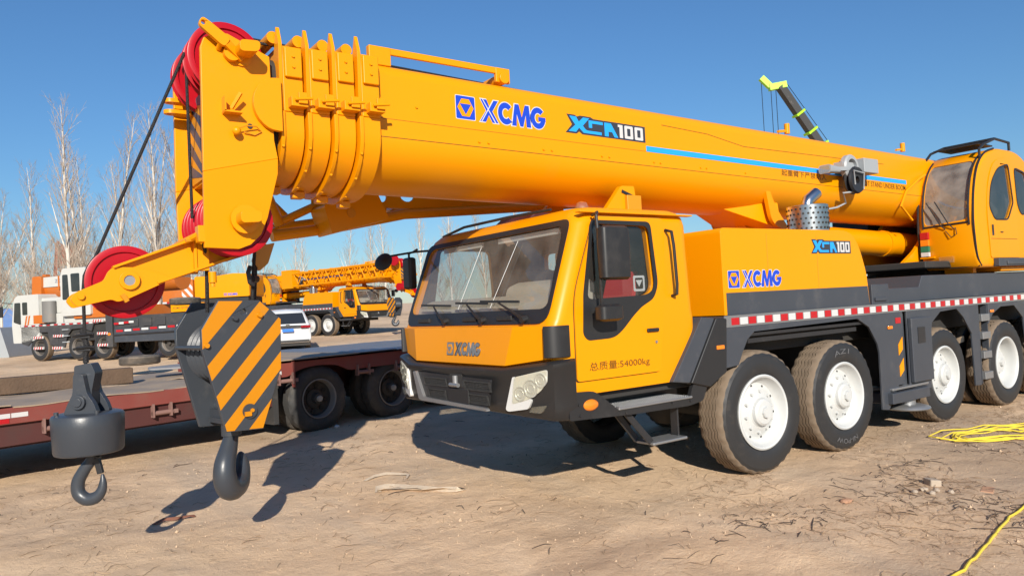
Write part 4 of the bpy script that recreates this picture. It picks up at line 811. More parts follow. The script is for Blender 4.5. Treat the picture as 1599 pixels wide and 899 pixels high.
def ground_mat():
    M = bpy.data.materials.new('packed_sandy_earth'); M.use_nodes = True; N = M.node_tree.nodes; L = M.node_tree.links; b = N['Principled BSDF']; b.inputs['Roughness'].default_value = .95; b.inputs['Specular IOR Level'].default_value = .15
    tc = N.new('ShaderNodeTexCoord')
    def nz(s, d=8, r=.6, dist=0, sx=None):
        n = N.new('ShaderNodeTexNoise'); n.inputs['Scale'].default_value = s; n.inputs['Detail'].default_value = d; n.inputs['Roughness'].default_value = r; n.inputs['Distortion'].default_value = dist
        if sx:
            mp = N.new('ShaderNodeMapping'); mp.inputs['Scale'].default_value = sx; mp.inputs['Rotation'].default_value = (0, 0, R(-38)); L.new(tc.outputs['Object'], mp.inputs['Vector']); L.new(mp.outputs[0], n.inputs['Vector'])
        else: L.new(tc.outputs['Object'], n.inputs['Vector'])
        return n
    def mr(n, a, c, lo=0, hi=1):
        q = N.new('ShaderNodeMapRange'); q.inputs['From Min'].default_value = a; q.inputs['From Max'].default_value = c; q.inputs['To Min'].default_value = lo; q.inputs['To Max'].default_value = hi; L.new(n.outputs['Fac'], q.inputs['Value']); return q
    def mix(A, Bc, f):
        m_ = N.new('ShaderNodeMix'); m_.data_type = 'RGBA'
        if isinstance(A, tuple): m_.inputs['A'].default_value = (*A, 1)
        else: L.new(A, m_.inputs['A'])
        m_.inputs['B'].default_value = (*Bc, 1); L.new(f.outputs[0], m_.inputs['Factor']); return m_.outputs['Result']
    c = mix((.66, .46, .285), (.76, .55, .36), mr(nz(.9), .35, .65))
    c = mix(c, (.47, .31, .19), mr(nz(.42, 10, .62, .6), .50, .72, 0, .75))
    c = mix(c, (.56, .44, .32), mr(nz(.7, 8, .6, .3, (1, .25, 1)), .52, .70, 0, .7))
    c = mix(c, (.36, .24, .15), mr(nz(5.5, 8, .7), .58, .74, 0, .6))
    c = mix(c, (.74, .58, .41), mr(nz(14, 6, .7), .60, .75, 0, .5))
    c = mix(c, (.24, .165, .11), mr(nz(38, 4, .7), .66, .76, 0, .6))
    c = mix(c, (.33, .245, .175), mr(nz(.16, 6, .55, .4), .46, .64, 0, .6))
    c = mix(c, (.27, .185, .12), mr(nz(2.2, 12, .75, .5), .60, .72, 0, .5))
    c = mix(c, (.78, .63, .46), mr(nz(90, 3, .6), .63, .72, 0, .45))
    L.new(c, b.inputs['Base Color'])
    b1 = N.new('ShaderNodeBump'); b1.inputs['Strength'].default_value = .85; b1.inputs['Distance'].default_value = .03; L.new(nz(9, 10, .72).outputs['Fac'], b1.inputs['Height'])
    b2 = N.new('ShaderNodeBump'); b2.inputs['Strength'].default_value = .9; b2.inputs['Distance'].default_value = .008; L.new(nz(55, 8, .7).outputs['Fac'], b2.inputs['Height']); L.new(b1.outputs[0], b2.inputs['Normal'])
    L.new(b2.outputs[0], b.inputs['Normal']); return M
gm.materials.append(ground_mat())
GR = obj('ground', gm); GR['kind'] = 'structure'
# ================================================================ low-bed trailer
RUST = mat('oxide_red_paint', (.20, .045, .035), .6, var=.2, dirt=.35, dcol=(.13, .08, .06), ds=3)
PLATE = mat('worn_steel_plate', (.26, .21, .165), .7, var=.25, vs=2, dirt=.7, dcol=(.42, .305, .20), ds=1.5, bump=.2, bs=14)
WOOD = mat('weathered_timber', (.10, .062, .038), .85, var=.35, vs=6, dirt=.15, dcol=(.12, .08, .05), ds=4, bump=.5, bs=30)
DRUB = mat('worn_tyre', (.035, .034, .033), .7, var=.2, dirt=.35, dcol=(.14, .115, .09), ds=4)
TR = thing('low_bed_trailer', 'low red steel trailer with worn plate deck behind the hook blocks', 'trailer', (3.83, 6.07, .12), R(13))
kw = dict(world=False)
MB().box(-14, -.62, 0, .05, .70, .88).box(-14, -.62, 2.95, 3.0, .70, .88).build('side_beam', RUST, TR, .008, **kw)
MB().box(-14, -.7, .08, 2.9, .72, .80).box(-14, -.6, .35, .55, .40, .72).box(-14, -.6, 2.4, 2.6, .40, .72).build('frame', mat('dark_red_frame', (.07, .018, .016), .7, dirt=.3, dcol=(.05, .035, .03)), TR, **kw)
MB().box(-14, -.6, .05, .058, .46, .70).build('lower_web', MATS['dark_red_frame'], TR, **kw)
raise_ = rpoly([(-.62, .86), (-.62, 1.06), (6.0, 1.09), (6.0, .86), (1.1, .86), (.72, .85), (.52, .95), (.18, .99), (-.16, .95), (-.36, .86)], [0, 0, 0, 0, 0, .05, .1, .2, .1, .05])
MB().xz(raise_, 0, .04).xz(raise_, 2.96, 3.0).build('side_beam', RUST, TR, .008, **kw)
MB().box(-.6, 6, .05, 2.95, .98, 1.06).box(-.6, 6, 1.0, 2.0, .5, .98).build('rear_frame', MATS['dark_red_frame'], TR, **kw)
for x in (-12, -9.6, -7.4, -5.3, -3.2, -1.55, -.66, -.3): MB().box(x, x+.05, -.025, .0, .70, .905 if x < -.7 else 1.08).build('stake_pocket', RUST, TR, .006, **kw)
random.seed(9)
x = -14.
while x < -.7:       # deck plates laid over the bed
    L_ = random.uniform(1.1, 2.2); L_ = min(L_, -.64-x)
    if L_ < .3: break
    for y0, y1 in ((.01, 1.48), (1.5, 2.98)):
        nx_ = 10; t0 = .885+random.uniform(0, .012); s1, s2 = random.uniform(-.02, .03), random.uniform(0, 9)
        top = [(x+(L_-.02)*i/nx_, t0+.012*math.sin(s2+i*.8)+max(0, s1)*(i/nx_)**2) for i in range(nx_+1)]
        MB().xz(top+[(a, b-.014) for a, b in reversed(top)], y0-random.uniform(0, .03), y1).build('deck_plate', PLATE, TR, **kw)
    x += L_
for k in range(9): MB().box(-.6+k*.74, -.6+k*.74+.72, -.06-.02*(k % 2), 3.0, 1.095+.004*(k % 3), 1.108+.004*(k % 3)).build('deck_plate', PLATE if k < 2 else mat('bluish_steel_plate', (.14, .15, .17), .45, var=.2, dirt=.3, dcol=(.25, .2, .16)), TR, **kw)
TT = tyre_mesh('trailer_tyre', .50, .30, .28, 72, .0, False)
for i_ in range(len(TT.materials)): TT.materials[i_] = DRUB
TRM = MB().lathe([(.295, .03), (.30, .012), (.287, .006), (.275, .02), (.262, .12), (.245, .16), (.15, .17), (.14, .14), (.08, .12), (.075, .03), (.0001, .02)], n=32, mats=[0, 0, 0, 0, 1, 1, 1, 1, 1, 1]).mesh('rim', [mat('dirty_rim', (.20, .18, .16), .6, dirt=.4, dcol=(.12, .09, .07)), mat('dark_rim_disc', (.05, .045, .04), .8, dirt=.3, dcol=(.1, .08, .06))], 30)
hh = MB().cyl((0, .16, 0), (0, .138, 0), .035, n=10).mesh('rim_hole', DARK)
hb_ = MB().cyl((0, .1, 0), (0, .0, 0), .055, .045, n=14).cyl((0, 0, 0), (0, -.012, 0), .035, n=12).mesh('hub', mat('pale_hub', (.34, .31, .27), .6, dirt=.3), 30)
for x in (.18, 1.60, 3.0):
    for y, s_ in ((.02, 1), (.36, 1), (2.98, -1)):
        w_ = obj('wheel', TT, TR, (x, y, .475), (0, x, 0 if s_ > 0 else math.pi), world=False)
        obj('rim', TRM, w_, world=False)
        if y < .3:
            for k in range(8): a = k*.7854; obj('rim_hole', hh, w_, (.19*math.cos(a), .0, .19*math.sin(a)), world=False)
            obj('hub', hb_, w_, world=False)
    MB().cyl((x, .2, .475), (x, 2.8, .475), .06, n=10).build('axle', DARK, TR, **kw)
MB().box(-.60, -.52, .02, .5, .2, .84).build('mud_flap', DRUB, TR, **kw)
for x in (-3.48, -2.28, -1.62, -.52, .85, 1.62): 
    wn = MB().cyl((x, .0, .60 if x < -.6 else .80), (x+.26, .0, .60 if x < -.6 else .80), .03, n=10).build('winch_roller', mat('rust_pipe', (.22, .12, .10), .7, dirt=.3, dcol=(.3, .24, .2)), TR, **kw)
    z_ = .60 if x < -.6 else .80
    for d_ in (0, .22): MB().box(x+d_, x+d_+.02, -.04, .04, z_-.05, z_+.12).build('winch_bracket', MATS['rust_pipe'], wn, **kw)
    MB().box(x+.26, x+.32, -.02, .02, z_-.025, z_+.025).build('winch_end', MATS['rust_pipe'], wn, **kw)
for x, m_ in ((-3.95, REFW), (-3.78, REFW), (-1.45, WHITE), (-.62, WHITE)): MB().box(x, x+.16, -.004, .0, .77 if x < -1.0 else .90, .82 if x < -1.0 else .95).build('reflector', m_, TR, **kw)
MB().box(-3.97, -3.80, -.004, .0, .715, .765).build('reflector', REFR, TR, **kw)
MB().box(-2.98, -2.90, .045, .051, .60, .67).build('reflector', mat('pale_yellow', (.6, .55, .3), .5), TR, **kw)
tb_ = tag(MB().bar((-5.6, 2.5, 1.0), (-1.85, 1.72, 1.0), .24, .22).build('timber_beam', WOOD, None, .012, loc=(3.83, 6.07, .125), rot=(0, 0, R(13))), 'long weathered timber beam lying on the trailer deck', 'timber')
tag(MB().xy(rpoly([(-.8, 1.9), (-.2, 1.65), (.35, 1.75), (.5, 2.1), (-.1, 2.3), (-.7, 2.2)], .08), .925, .955).build('crumpled_tarp', mat('grey_tarp', (.22, .22, .23), .8, bump=1, bs=6), None, .01, loc=(3.1, 5.9, .16), rot=(R(2), 0, R(13))), 'small crumpled grey tarp on the trailer plates', 'tarp')
# ================================================================ background vehicles
def bg_copy(src, loc, rz, mirror, label, cat, skip=('logo', 'badge', 'lettering', 'wire_rope', 'wheel_nut', 'wheel_hole', 'shield_hole', 'bolt', 'step_studs', 'rope_clamp')):
    def rec(o, parent):
        if o.name.split('.')[0] in skip: return
        c = o.copy(); COL.objects.link(c)
        for m_ in list(c.modifiers): c.modifiers.remove(m_)
        if parent: c.parent = parent; c.matrix_parent_inverse = o.matrix_parent_inverse.copy()
        for ch in o.children: rec(ch, c)
        return c
    r_ = rec(src, None); r_.location = loc; r_.rotation_euler = (0, 0, rz); r_.scale = (1, -1 if mirror else 1, 1)
    r_['label'] = label; r_['category'] = cat; return r_
ax = math.atan2(.95, -.32)
# wheel two of the copy stands on (15.52, 35.48); copy origin is crane (8, 1.35), wheel two at (6.34, 0) -> local (-1.66, -1.35)
lx, ly = -1.66, 1.35
bx_, by_ = 15.52-(lx*math.cos(ax)-ly*math.sin(ax)), 35.48-(lx*math.sin(ax)+ly*math.cos(ax))
BC = bg_copy(CR, (bx_, by_, .70), ax, True, 'yellow truck crane with a lattice jib along its boom, parked beyond the white car', 'crane')
WM[BC.name] = Matrix.Translation((bx_, by_, .70)) @ Matrix.Rotation(ax, 4, 'Z') @ Matrix.Diagonal((1, -1, 1, 1))
# lattice jib on its visible side (crane coordinates relative to the root)
YB = YEL
off = Vector((8, 1.35, 0))
def rel(p): return (p[0]-8, p[1]-1.35, p[2])
lj = MB()
for z_ in (3.1, 3.85):
    for v_ in (.25, .75): lj.cyl(rel((1.9, v_, z_)), rel((9.6, v_, z_-.1)), .05, n=6)
lj_o = lj.build('lattice_jib', YB, BC, **kw)
for k in range(16):
    u_ = 1.9+k*.48
    for v_ in (.25, .75): MB().cyl(rel((u_, v_, 3.1 if k % 2 else 3.85)), rel((u_+.48, v_, 3.85 if k % 2 else 3.1)), .03, n=5).build('lattice_brace', YB, lj_o, **kw)
    if k % 2: MB().cyl(rel((u_, .25, 3.85)), rel((u_, .75, 3.85)), .03, n=5).build('lattice_brace', YB, lj_o, **kw)
MB().box(*[q for p in zip(rel((9.6, .2, 2.9)), rel((10.6, .8, 4.0))) for q in p]).build('jib_foot', YB, lj_o, **kw)
MB().cyl(rel((1.25, .4, 3.9)), rel((1.25, .5, 3.9)), .28, n=18).build('sheave', RED, lj_o, **kw)
MB().cyl(rel((1.2, .6, 2.5)), rel((1.2, .9, 2.5)), .2, n=18).build('sheave', RED, lj_o, **kw)
BH = bg_copy(HBK, (17.55, 31.0, 1.1), ax+R(180), False, 'striped hook block hanging in front of the distant yellow crane', 'hook block', skip=('bolt', 'lock_plate'))
# white and orange crane
OR = mat('orange_paint', (.48, .125, .012), .4, var=.08, dirt=.25, dcol=(.4, .2, .1))
CRW = mat('cream_white_paint', (.50, .50, .47), .4, var=.06, dirt=.25, dcol=(.42, .38, .32))
WC = thing('truck_crane', 'older white and orange truck crane with dark chassis parked beyond the trailer', 'crane', (.72, 32.3, .63), math.atan2(-.84, .55)); WC.scale = (1.36, 1, 1)
MB().xz(rpoly([(0, .75), (-.05, 1.5), (.06, 2.55), (.2, 2.72), (1.15, 2.72), (1.15, .9), (.5, .75)], [.05, .05, .08, .1, .05, 0, .05]), 0, 2.3).build('driver_cab', CRW, WC, .05, **kw)
for a in ([(.04, 1.62), (.10, 2.42), (.36, 2.42), (.36, 1.5)], [(.44, 1.9), (.44, 2.42), (.66, 2.42), (.66, 1.9)]): MB().xz(rpoly(a, .04), -.008, .002).build('side_window', GL_D, WC, **kw)
MB().yz(rrect(.15, 2.15, 1.7, 2.5, .08), -.05, -.0).build('windshield', GL_D, WC, **kw)
MB().tube([(0, 0, 2.4), (-.25, -.2, 2.45), (-.3, -.22, 2.2)], .02, 5).box(-.42, -.2, -.26, -.2, 1.85, 2.3).build('mirror', BLACK, WC, .03, **kw)
MB().box(.7, 4.2, .1, 2.3, 1.42, 1.9).box(1.1, 2.2, .15, 2.2, 1.9, 2.55).build('engine_cover', CRW, WC, .04, **kw)
MB().box(.92, 1.46, -.012, .0, 1.52, 1.86).build('orange_panel', OR, WC, **kw)
for k in range(2): MB().xz([(.52+k*.12, 1.48), (.58+k*.12, 1.48), (.66+k*.12, 1.86), (.60+k*.12, 1.86)], -.012, .0).build('slanted_stripe', OR, WC, **kw)
MB().cyl((1.60, -.0, 1.55), (1.60, 0, 2.4), .22, n=18).build('muffler', mat('dull_muffler', (.17, .165, .155), .6, dirt=.3), WC, **kw)
MB().loft([[(u_, 1.1+.42*math.cos(t*.3927), 2.98+.46*math.sin(t*.3927)) for t in range(16)] for u_ in (.62, 6.)]).build('boom', OR, WC, **kw)
MB().xz(rpoly([(.65, 3.02), (.65, 3.44), (6, 3.5), (6, 3.0)], .02), .65, 1.55).build('boom_side', CRW, WC, .03, **kw)
MB().xz(rpoly([(.3, 2.65), (.35, 3.5), (.75, 3.5), (.72, 2.5), (.5, 2.5)], .06), .55, 1.65).build('boom_head', OR, WC, .03, **kw)
MB().box(.1, .4, .9, 1.3, 2.85, 2.9).build('clevis', YEL2, WC, **kw)
mb = MB(); put_text(mb, 'ZOOMLION', lambda a, b: (1.25+.95*a, .644, 3.18+.14*b), .01); mb.build('lettering', mat('grey_blue_print', (.12, .15, .22), .5), WC, smooth=0, **kw)
MB().xz(rpoly([(2.2, 1.75), (2.2, 3.35), (2.3, 3.65), (3.2, 3.65), (3.4, 3.3), (3.4, 1.75)], .06), -.1, .65).build('operator_cab', CRW, WC, .04, **kw)
for a in ([(2.28, 2.4), (2.3, 3.4), (2.52, 3.4), (2.56, 2.4)], [(2.66, 2.7), (2.64, 3.42), (3.0, 3.42), (3.0, 2.7)]): MB().xz(rpoly(a, .05), -.108, -.098).build('cab_window', GL_D, WC, **kw)
MB().xz(rpoly([(1.8, 1.95), (2.1, 2.9), (2.6, 2.9), (2.6, 1.9)], .03), .7, 1.5).build('turret', CRW, WC, .03, **kw)
MB().box(2.6, 4.6, .0, 2.3, 1.62, 2.05).build('turret_base', OR, WC, .03, **kw)
MB().box(.3, 7, .1, 2.2, .75, 1.40).build('chassis', DARK, WC, **kw)
CG = mat('charcoal_chassis', (.045, .045, .048), .5, dirt=.3, dcol=(.14, .12, .1))
MB().xz([(.35, 1.42), (.35, .72), (.62, .62), (.9, .9), (1.15, 1.15), (1.5, 1.15), (1.6, .6), (2.2, .5), (2.3, .95), (2.5, 1.22), (2.95, 1.25), (3.3, 1.1), (3.4, 1.42)], 0, .06).build('side_skirt', CG, WC, .01, **kw)
st_ = MB().box(.33, 3.6, -.006, .0, 1.40, 1.475).build('reflective_strip', SIL, WC, **kw)
for k in range(20): MB().box(.36+k*.16, .36+k*.16+.13, -.014, -.006, 1.41, 1.465).build('reflector', REFR if k % 2 else REFW, st_, **kw)
for x, z_ in ((.95, .95), (.95, .52), (1.8, .98), (1.75, .5), (3.42, 1.5), (3.6, 1.0), (3.6, .55)):
    bb = MB().box(x, x+.42, -.08, -.03, z_-.05, z_+.05).build('step_bar', WHITE, WC, **kw)
    for k in range(4): MB().xz([(x+.02+k*.1, z_-.05), (x+.06+k*.1, z_-.05), (x+.09+k*.1, z_+.05), (x+.05+k*.1, z_+.05)], -.086, -.08).build('bar_stripe', REFR, bb, **kw)
MB().box(4.25, 7.3, -.05, 2.35, .62, 1.62).build('outrigger_housing', CG, WC, .02, **kw)
MB().box(3.95, 4.2, -.08, .1, .45, 1.95).build('post', CG, WC, .01, **kw)
MB().box(4.3, 7.3, -.12, -.05, .62, 1.14).build('outrigger_beam', GREY, WC, .02, **kw)
for k in range(4): MB().box(4.32+k*.19, 4.32+k*.19+.18, -.13, -.12, 1.30+k*.014, 1.38+k*.014).build('reflector', REFR if k % 2 == 0 else REFW, WC, **kw)
for k in range(9): MB().box(4.4+k*.32, 4.4+k*.32+.25, -.135, -.12, 1.02+k*.012, 1.10+k*.012).build('reflector', REFR if k % 2 == 0 else REFW, WC, **kw)
MB().lathe([(.0001, -.03), (.05, -.02), (.06, 0)], (4.08, -.08, .95), 'y', 12).build('marker_lamp', ORA, WC, **kw)
for x in (1.12, 2.72, 3.75, 6.2):
    for y, r_ in ((.0, 0), (2.3, math.pi)):
        w_ = obj('wheel', TY, WC, (x, y, .52), (0, 0, r_), world=False); w_.scale = (.84/1.36, .84, .84); obj('rim', TRM, w_, (0, .03, 0), world=False).scale = (1.3, 1, 1.3)
for x in (.9, 1.5, 2.1, 3.0): MB().box(x, x+.02, .09, .102, 1.5, 1.88).build('panel_seam', DARK, WC, **kw)
MB().box(1.62, 1.95, -.02, .2, .62, 1.12).build('tool_box', CG, WC, .01, **kw)
for z_ in (.7, .95, 1.2): MB().box(2.16, 2.42, -.06, .0, z_, z_+.04).build('ladder_rung', LGREY, WC, **kw)
MB().cyl((2.4, .3, 1.3), (2.4, .3, 2.3), .07, n=8).build('post', CRW, WC, **kw)
MB().box(.35, .5, 1.0, 1.2, 3.45, 3.6).build('sheave_guard', OR, WC, **kw)
for x in (1.4, 2.4, 3.4): MB().box(x, x+.05, .62, .66, 2.9, 3.46).build('boom_rib', OR, WC, **kw)
for k in range(3): MB().box(4.9+k*.5, 5.2+k*.5, -.1, -.045, 1.2, 1.5).build('locker', CG, WC, .01, **kw)
MB().cyl((4.3, -.14, .9), (7.2, -.14, .95), .03, n=6).build('hose', BLACKM, WC, **kw)
# yellow crane seen from behind, only its upper works show
C3 = thing('truck_crane', 'yellow crane showing its orange counterweight with white diagonal stripes', 'crane', (6.95, 34.5, .68), math.atan2(-.578, .816))
MB().xz(rpoly([(-.1, 2.25), (-.1, 3.25), (1.4, 3.3), (1.4, 2.25)], .05), -.05, 2.2).build('counterweight', OR, C3, .03, **kw)
CW3 = [c for c in C3.children][-1]
mb = MB()
for k in range(3): mb.xz(clip(clip([(.85, 2.35), (1.38, 2.35), (1.38, 3.22), (.85, 3.22)], (1.2, 1), 3.55+k*.42, True), (1.2, 1), 3.75+k*.42, False), -.056, -.05)
mb.build('white_stripe', WHITE, CW3, smooth=0, **kw)
for k in range(7): MB().box(-.1+k*.21, .1+k*.21, -.06, -.05, 2.17, 2.25).build('reflector', REFR if k % 2 else REFW, C3, **kw)
MB().xz(rpoly([(0, 1.75), (-.1, 2.16), (1.9, 2.16), (1.9, 1.95), (1.2, 1.75)], .05), 0, 2.2).build('rear_frame', YEL, C3, .02, **kw)
mb = MB(); put_text(mb, 'XCMG QY70J', lambda a, b: (.35+.75*a, -.004, 1.87+.12*b), .01); mb.build('lettering', BRN, C3, smooth=0, **kw)
MB().xz(rpoly([(1.42, 2.35), (1.42, 3.42), (2.6, 3.42), (3.3, 3.5), (4.1, 3.46), (4.1, 2.35)], .08), .1, 2.2).build('engine_housing', YEL, C3, .04, **kw)
mb = MB(); put_mark(mb, lambda a, b, t: (2.85+a*.13, .1-t*3, 2.42+b*.12)); mb.build('logo', [BLUE, REFW, YEL], C3, smooth=0, **kw)
MB().box(1.42, 4, .2, 2.2, 1.4, 2.34).box(-.1, 4, .3, 2.1, .8, 1.74).build('chassis', DARK, C3, **kw)
for x in (.8, 2.2, 3.4): obj('wheel', TY, C3, (x, .1, .6), world=False)
# spare tyre on the white crane's rear deck, tyre on the ground
tx = lambda o, l, c, g=None: tag(o, l, c, g)
OT = tyre_mesh('old_tyre', .56, .28, .28, 60, .0, False)
for i_ in range(len(OT.materials)): OT.materials[i_] = mat('dusty_old_tyre', (.10, .085, .07), .85, var=.3, dirt=.5, dcol=(.28, .21, .15), ds=3)
hd = math.atan2(-.84, .55)
def wcp(x, y, z): return (.72+x*math.cos(hd)-y*math.sin(hd), 32.3+x*math.sin(hd)+y*math.cos(hd), .63+z)
tag(obj('spare_tyre', OT, None, wcp(8.6, .75, 1.92), (R(90), 0, .4)), 'dusty spare tyre lying flat on the rear deck of the white and orange crane', 'tyre')
tag(obj('old_tyre', OT, None, (3.55, 19.6, gh(3.55, 19.6)+.28), (R(90), 0, 1)), 'worn tyre lying flat on the sandy ground beyond the trailer', 'tyre')
# ---------------------------------------------------------------- white car, seen from behind
CARW = mat('white_car_paint', (.58, .59, .60), .25, var=.02, coat=.6)
SV = thing('parked_car', 'white estate car seen from behind with blue number plate and red tail lamp', 'car', (9.75, 24.9, .50), math.atan2(.95, .32)-R(90)+R(2))
def srec(y, pts): return [(x, y, z) for x, z in pts]
car = [(0.0, [(.86, .34), (.90, .62), (.88, .95), (.80, 1.02), (.70, 1.42), (.62, 1.60)])]
# body as cross sections along its length (local y forward, x across)
def sec(y, hw, zb, zs, zt, tw_): 
    half = [(0, zb), (hw*.9, zb), (hw, zb+.12), (hw*1.0, zb+.35), (hw*.985, zs), (tw_+.03, zt-.08), (tw_-.06, zt), (0, zt+.02)]
    return [(x, y, z) for x, z in half]+[(-x, y, z) for x, z in reversed(half[1:-1])]
MB().loft([sec(.12, .80, .42, .92, .97, .78), sec(0, .88, .36, .96, 1.02, .80), sec(.04, .905, .32, 1.0, 1.10, .80), sec(.30, .92, .30, 1.02, 1.56, .66), sec(.6, .925, .28, 1.02, 1.68, .64), sec(2.0, .925, .25, 1.0, 1.72, .64), sec(3.0, .92, .25, .98, 1.40, .66), sec(3.5, .91, .25, .97, 1.06, .76), sec(4.4, .86, .28, .85, .92, .7), sec(4.65, .74, .36, .7, .74, .6)]).build('body', CARW, SV, smooth=45, **kw)
MB().loft([[(-.72, .05, 1.10), (.72, .05, 1.10)], [(-.60, .275, 1.53), (.60, .275, 1.53)]], caps=False, closed=False).map(lambda p: (p[0], p[1]-.035, p[2])).build('rear_window', mat('tinted_glass', (.02, .022, .025), .08, coat=.4), SV, **kw)
for s_ in (-1, 1): MB().prism(rpoly([(s_*.50, .92), (s_*.885, .91), (s_*.895, 1.02), (s_*.52, 1.0)], .02), lambda a, b, t: (a, t-.02*0+(.012 if abs(a) > .8 else 0), b), -.012, .03).build('tail_lamp', mat('tail_red', (.25, .008, .015), .2, coat=.6), SV, **kw)
MB().box(-.5, .5, -.004, .02, .97, 1.02).build('chrome_bar', BLACK, SV, **kw)
MB().box(-.22, .22, -.022, .0, .78, .90).build('number_plate', mat('blue_plate', (.02, .16, .6), .4), SV, **kw)
mb = MB(); put_text(mb, 'A 60L19', lambda a, b: (-.18+.36*a, -.024, .81+.06*b)); 
MB().box(-.82, .82, -.03, .10, .36, .44).build('bumper_trim', mat('car_trim', (.03, .03, .03), .5), SV, .01, **kw)
MB().box(-.85, .85, .10, 4.3, .20, .36).build('underbody', DARK, SV, **kw)
MB().xz(rrect(-.08, .08, 1.0, 1.08, .03), -.01, .02).build('car_emblem', CHR, SV, **kw)
MB().bar((-.64, .5, 1.72), (-.64, 2.6, 1.74), .04, .04).bar((.64, .5, 1.72), (.64, 2.6, 1.74), .04, .04).build('roof_rails', BLACK, SV, **kw)
for x in (-.90, .90):
    for y in (.85, 3.65): 
        w_ = obj('wheel', OT, SV, (x, y, .34), (0, 0, R(90) if x > 0 else R(-90)), world=False); w_.scale = (.6, .75, .6)
# ---------------------------------------------------------------- raised boom far behind
LIME = mat('lime_paint', (.38, .75, .02), .4)
FB = thing('raised_crane_boom', 'dark telescopic crane boom with lime green collars raised against the sky', 'crane', (63.3, 26.5, .5))
t0, t1 = Vector((52.95, 30.86, 18.6)), Vector((63.3, 26.55, 2.5)); dd = (t1-t0)
SEG = [(0, .30, .55), (.30, .62, .66), (.62, 1.0, .78)]
BKB = mat('dark_boom', (.045, .043, .04), .45, dirt=.1, dcol=(.3, .25, .2))
for a, b, w_ in SEG: MB().bar(t0+dd*a, t0+dd*b, w_, w_*1.1).build('boom_section', BKB, FB)
for a, w_ in ((.135, .74), (.225, .8), (.30, .9), (.62, 1.0)): MB().bar(t0+dd*a, t0+dd*(a+.009), w_, w_*1.2).build('boom_collar', LIME, FB)
r3 = Vector((.816, -.578, 0))
MB().bar(t0+Vector((0, 0, .1))+r3*.5, t0-r3*.9+Vector((0, 0, -.1)), .5, .5).bar(t0-r3*.8, t0-r3*1.5+Vector((0, 0, .75)), .4, .45).build('boom_head', LIME, FB)
for d_ in (-1.5, -.75, -.35): MB().cyl(t0+r3*d_+Vector((0, 0, .3)), t0+r3*d_+Vector((0, 0, -9)), .025, n=4).build('hoist_rope', ROPE, FB)
MB().cyl(t0+r3*.5+Vector((0, 0, .3)), t1+r3*1.2, .025, n=4).build('hoist_rope', ROPE, FB)
MB().box(60, 68, 25, 28, 1.2, 2.4).box(62, 65, 25.4, 27.6, 2.4, 4).build('carrier', LIME, FB, .1)
# ================================================================ yard edge
BW = tag(MB().box(-30, 5.0, 74, 74.25, 1.4, 4.0).build('blue_fence', mat('blue_sheet', (.10, .19, .42), .5, var=.2), None), 'blue sheet metal fence at the far edge of the yard', 'fence')
BR = tag(MB().box(-40, 90, 96, 96.3, 1.8, 3.2).build('yard_wall', mat('pale_brick_wall', (.30, .24, .20), .9, var=.2, dirt=.3), None), 'long pale brown wall closing the yard behind the trees', 'wall')
DP = tag(MB().xz(rpoly([(-1.2, 0), (-.4, 1.35), (-.2, 1.4), (.2, 0)], .05), 0, 3.5).build('leaning_slab', LGREY, None, .02, loc=(.45, 36, .72), rot=(0, 0, R(-35))), 'grey metal bucket leaning at the yard edge before the blue fence', 'bucket')
TWR = thing('steel_tower', 'rusty red steel frame tower behind the bare trees', 'tower', (6.2, 77, 1.5))
RST = mat('rust_steel', (.28, .10, .06), .7, var=.2)
for sx in (-1, 1):
    for sy in (-1, 1): MB().cyl((6.2+sx*1.6, 77+sy*1.6, 1.5), (6.2+sx*.9, 77+sy*.9, 10.2), .12, n=6).build('leg', RST, TWR)
for k in range(7):
    z0 = 2+k*1.15; f0, f1 = 1.6-.7*(z0-1.5)/8.7, 1.6-.7*(z0-.35)/8.7
    for (ax_, ay_), (cx_, cy_) in (((-1, -1), (1, -1)), ((-1, 1), (1, 1)), ((-1, -1), (-1, 1)), ((1, -1), (1, 1))):
        MB().cyl((6.2+ax_*f0, 77+ay_*f0, z0), (6.2+cx_*f1, 77+cy_*f1, z0+1.15), .07, n=5).build('brace', RST, TWR)
        MB().cyl((6.2+cx_*f0, 77+cy_*f0, z0), (6.2+ax_*f1, 77+ay_*f1, z0+1.15), .07, n=5).build('brace', RST, TWR)
MB().box(5.2, 7.2, 76, 78, 8.0, 9.8).build('hopper', RST, TWR, .1)
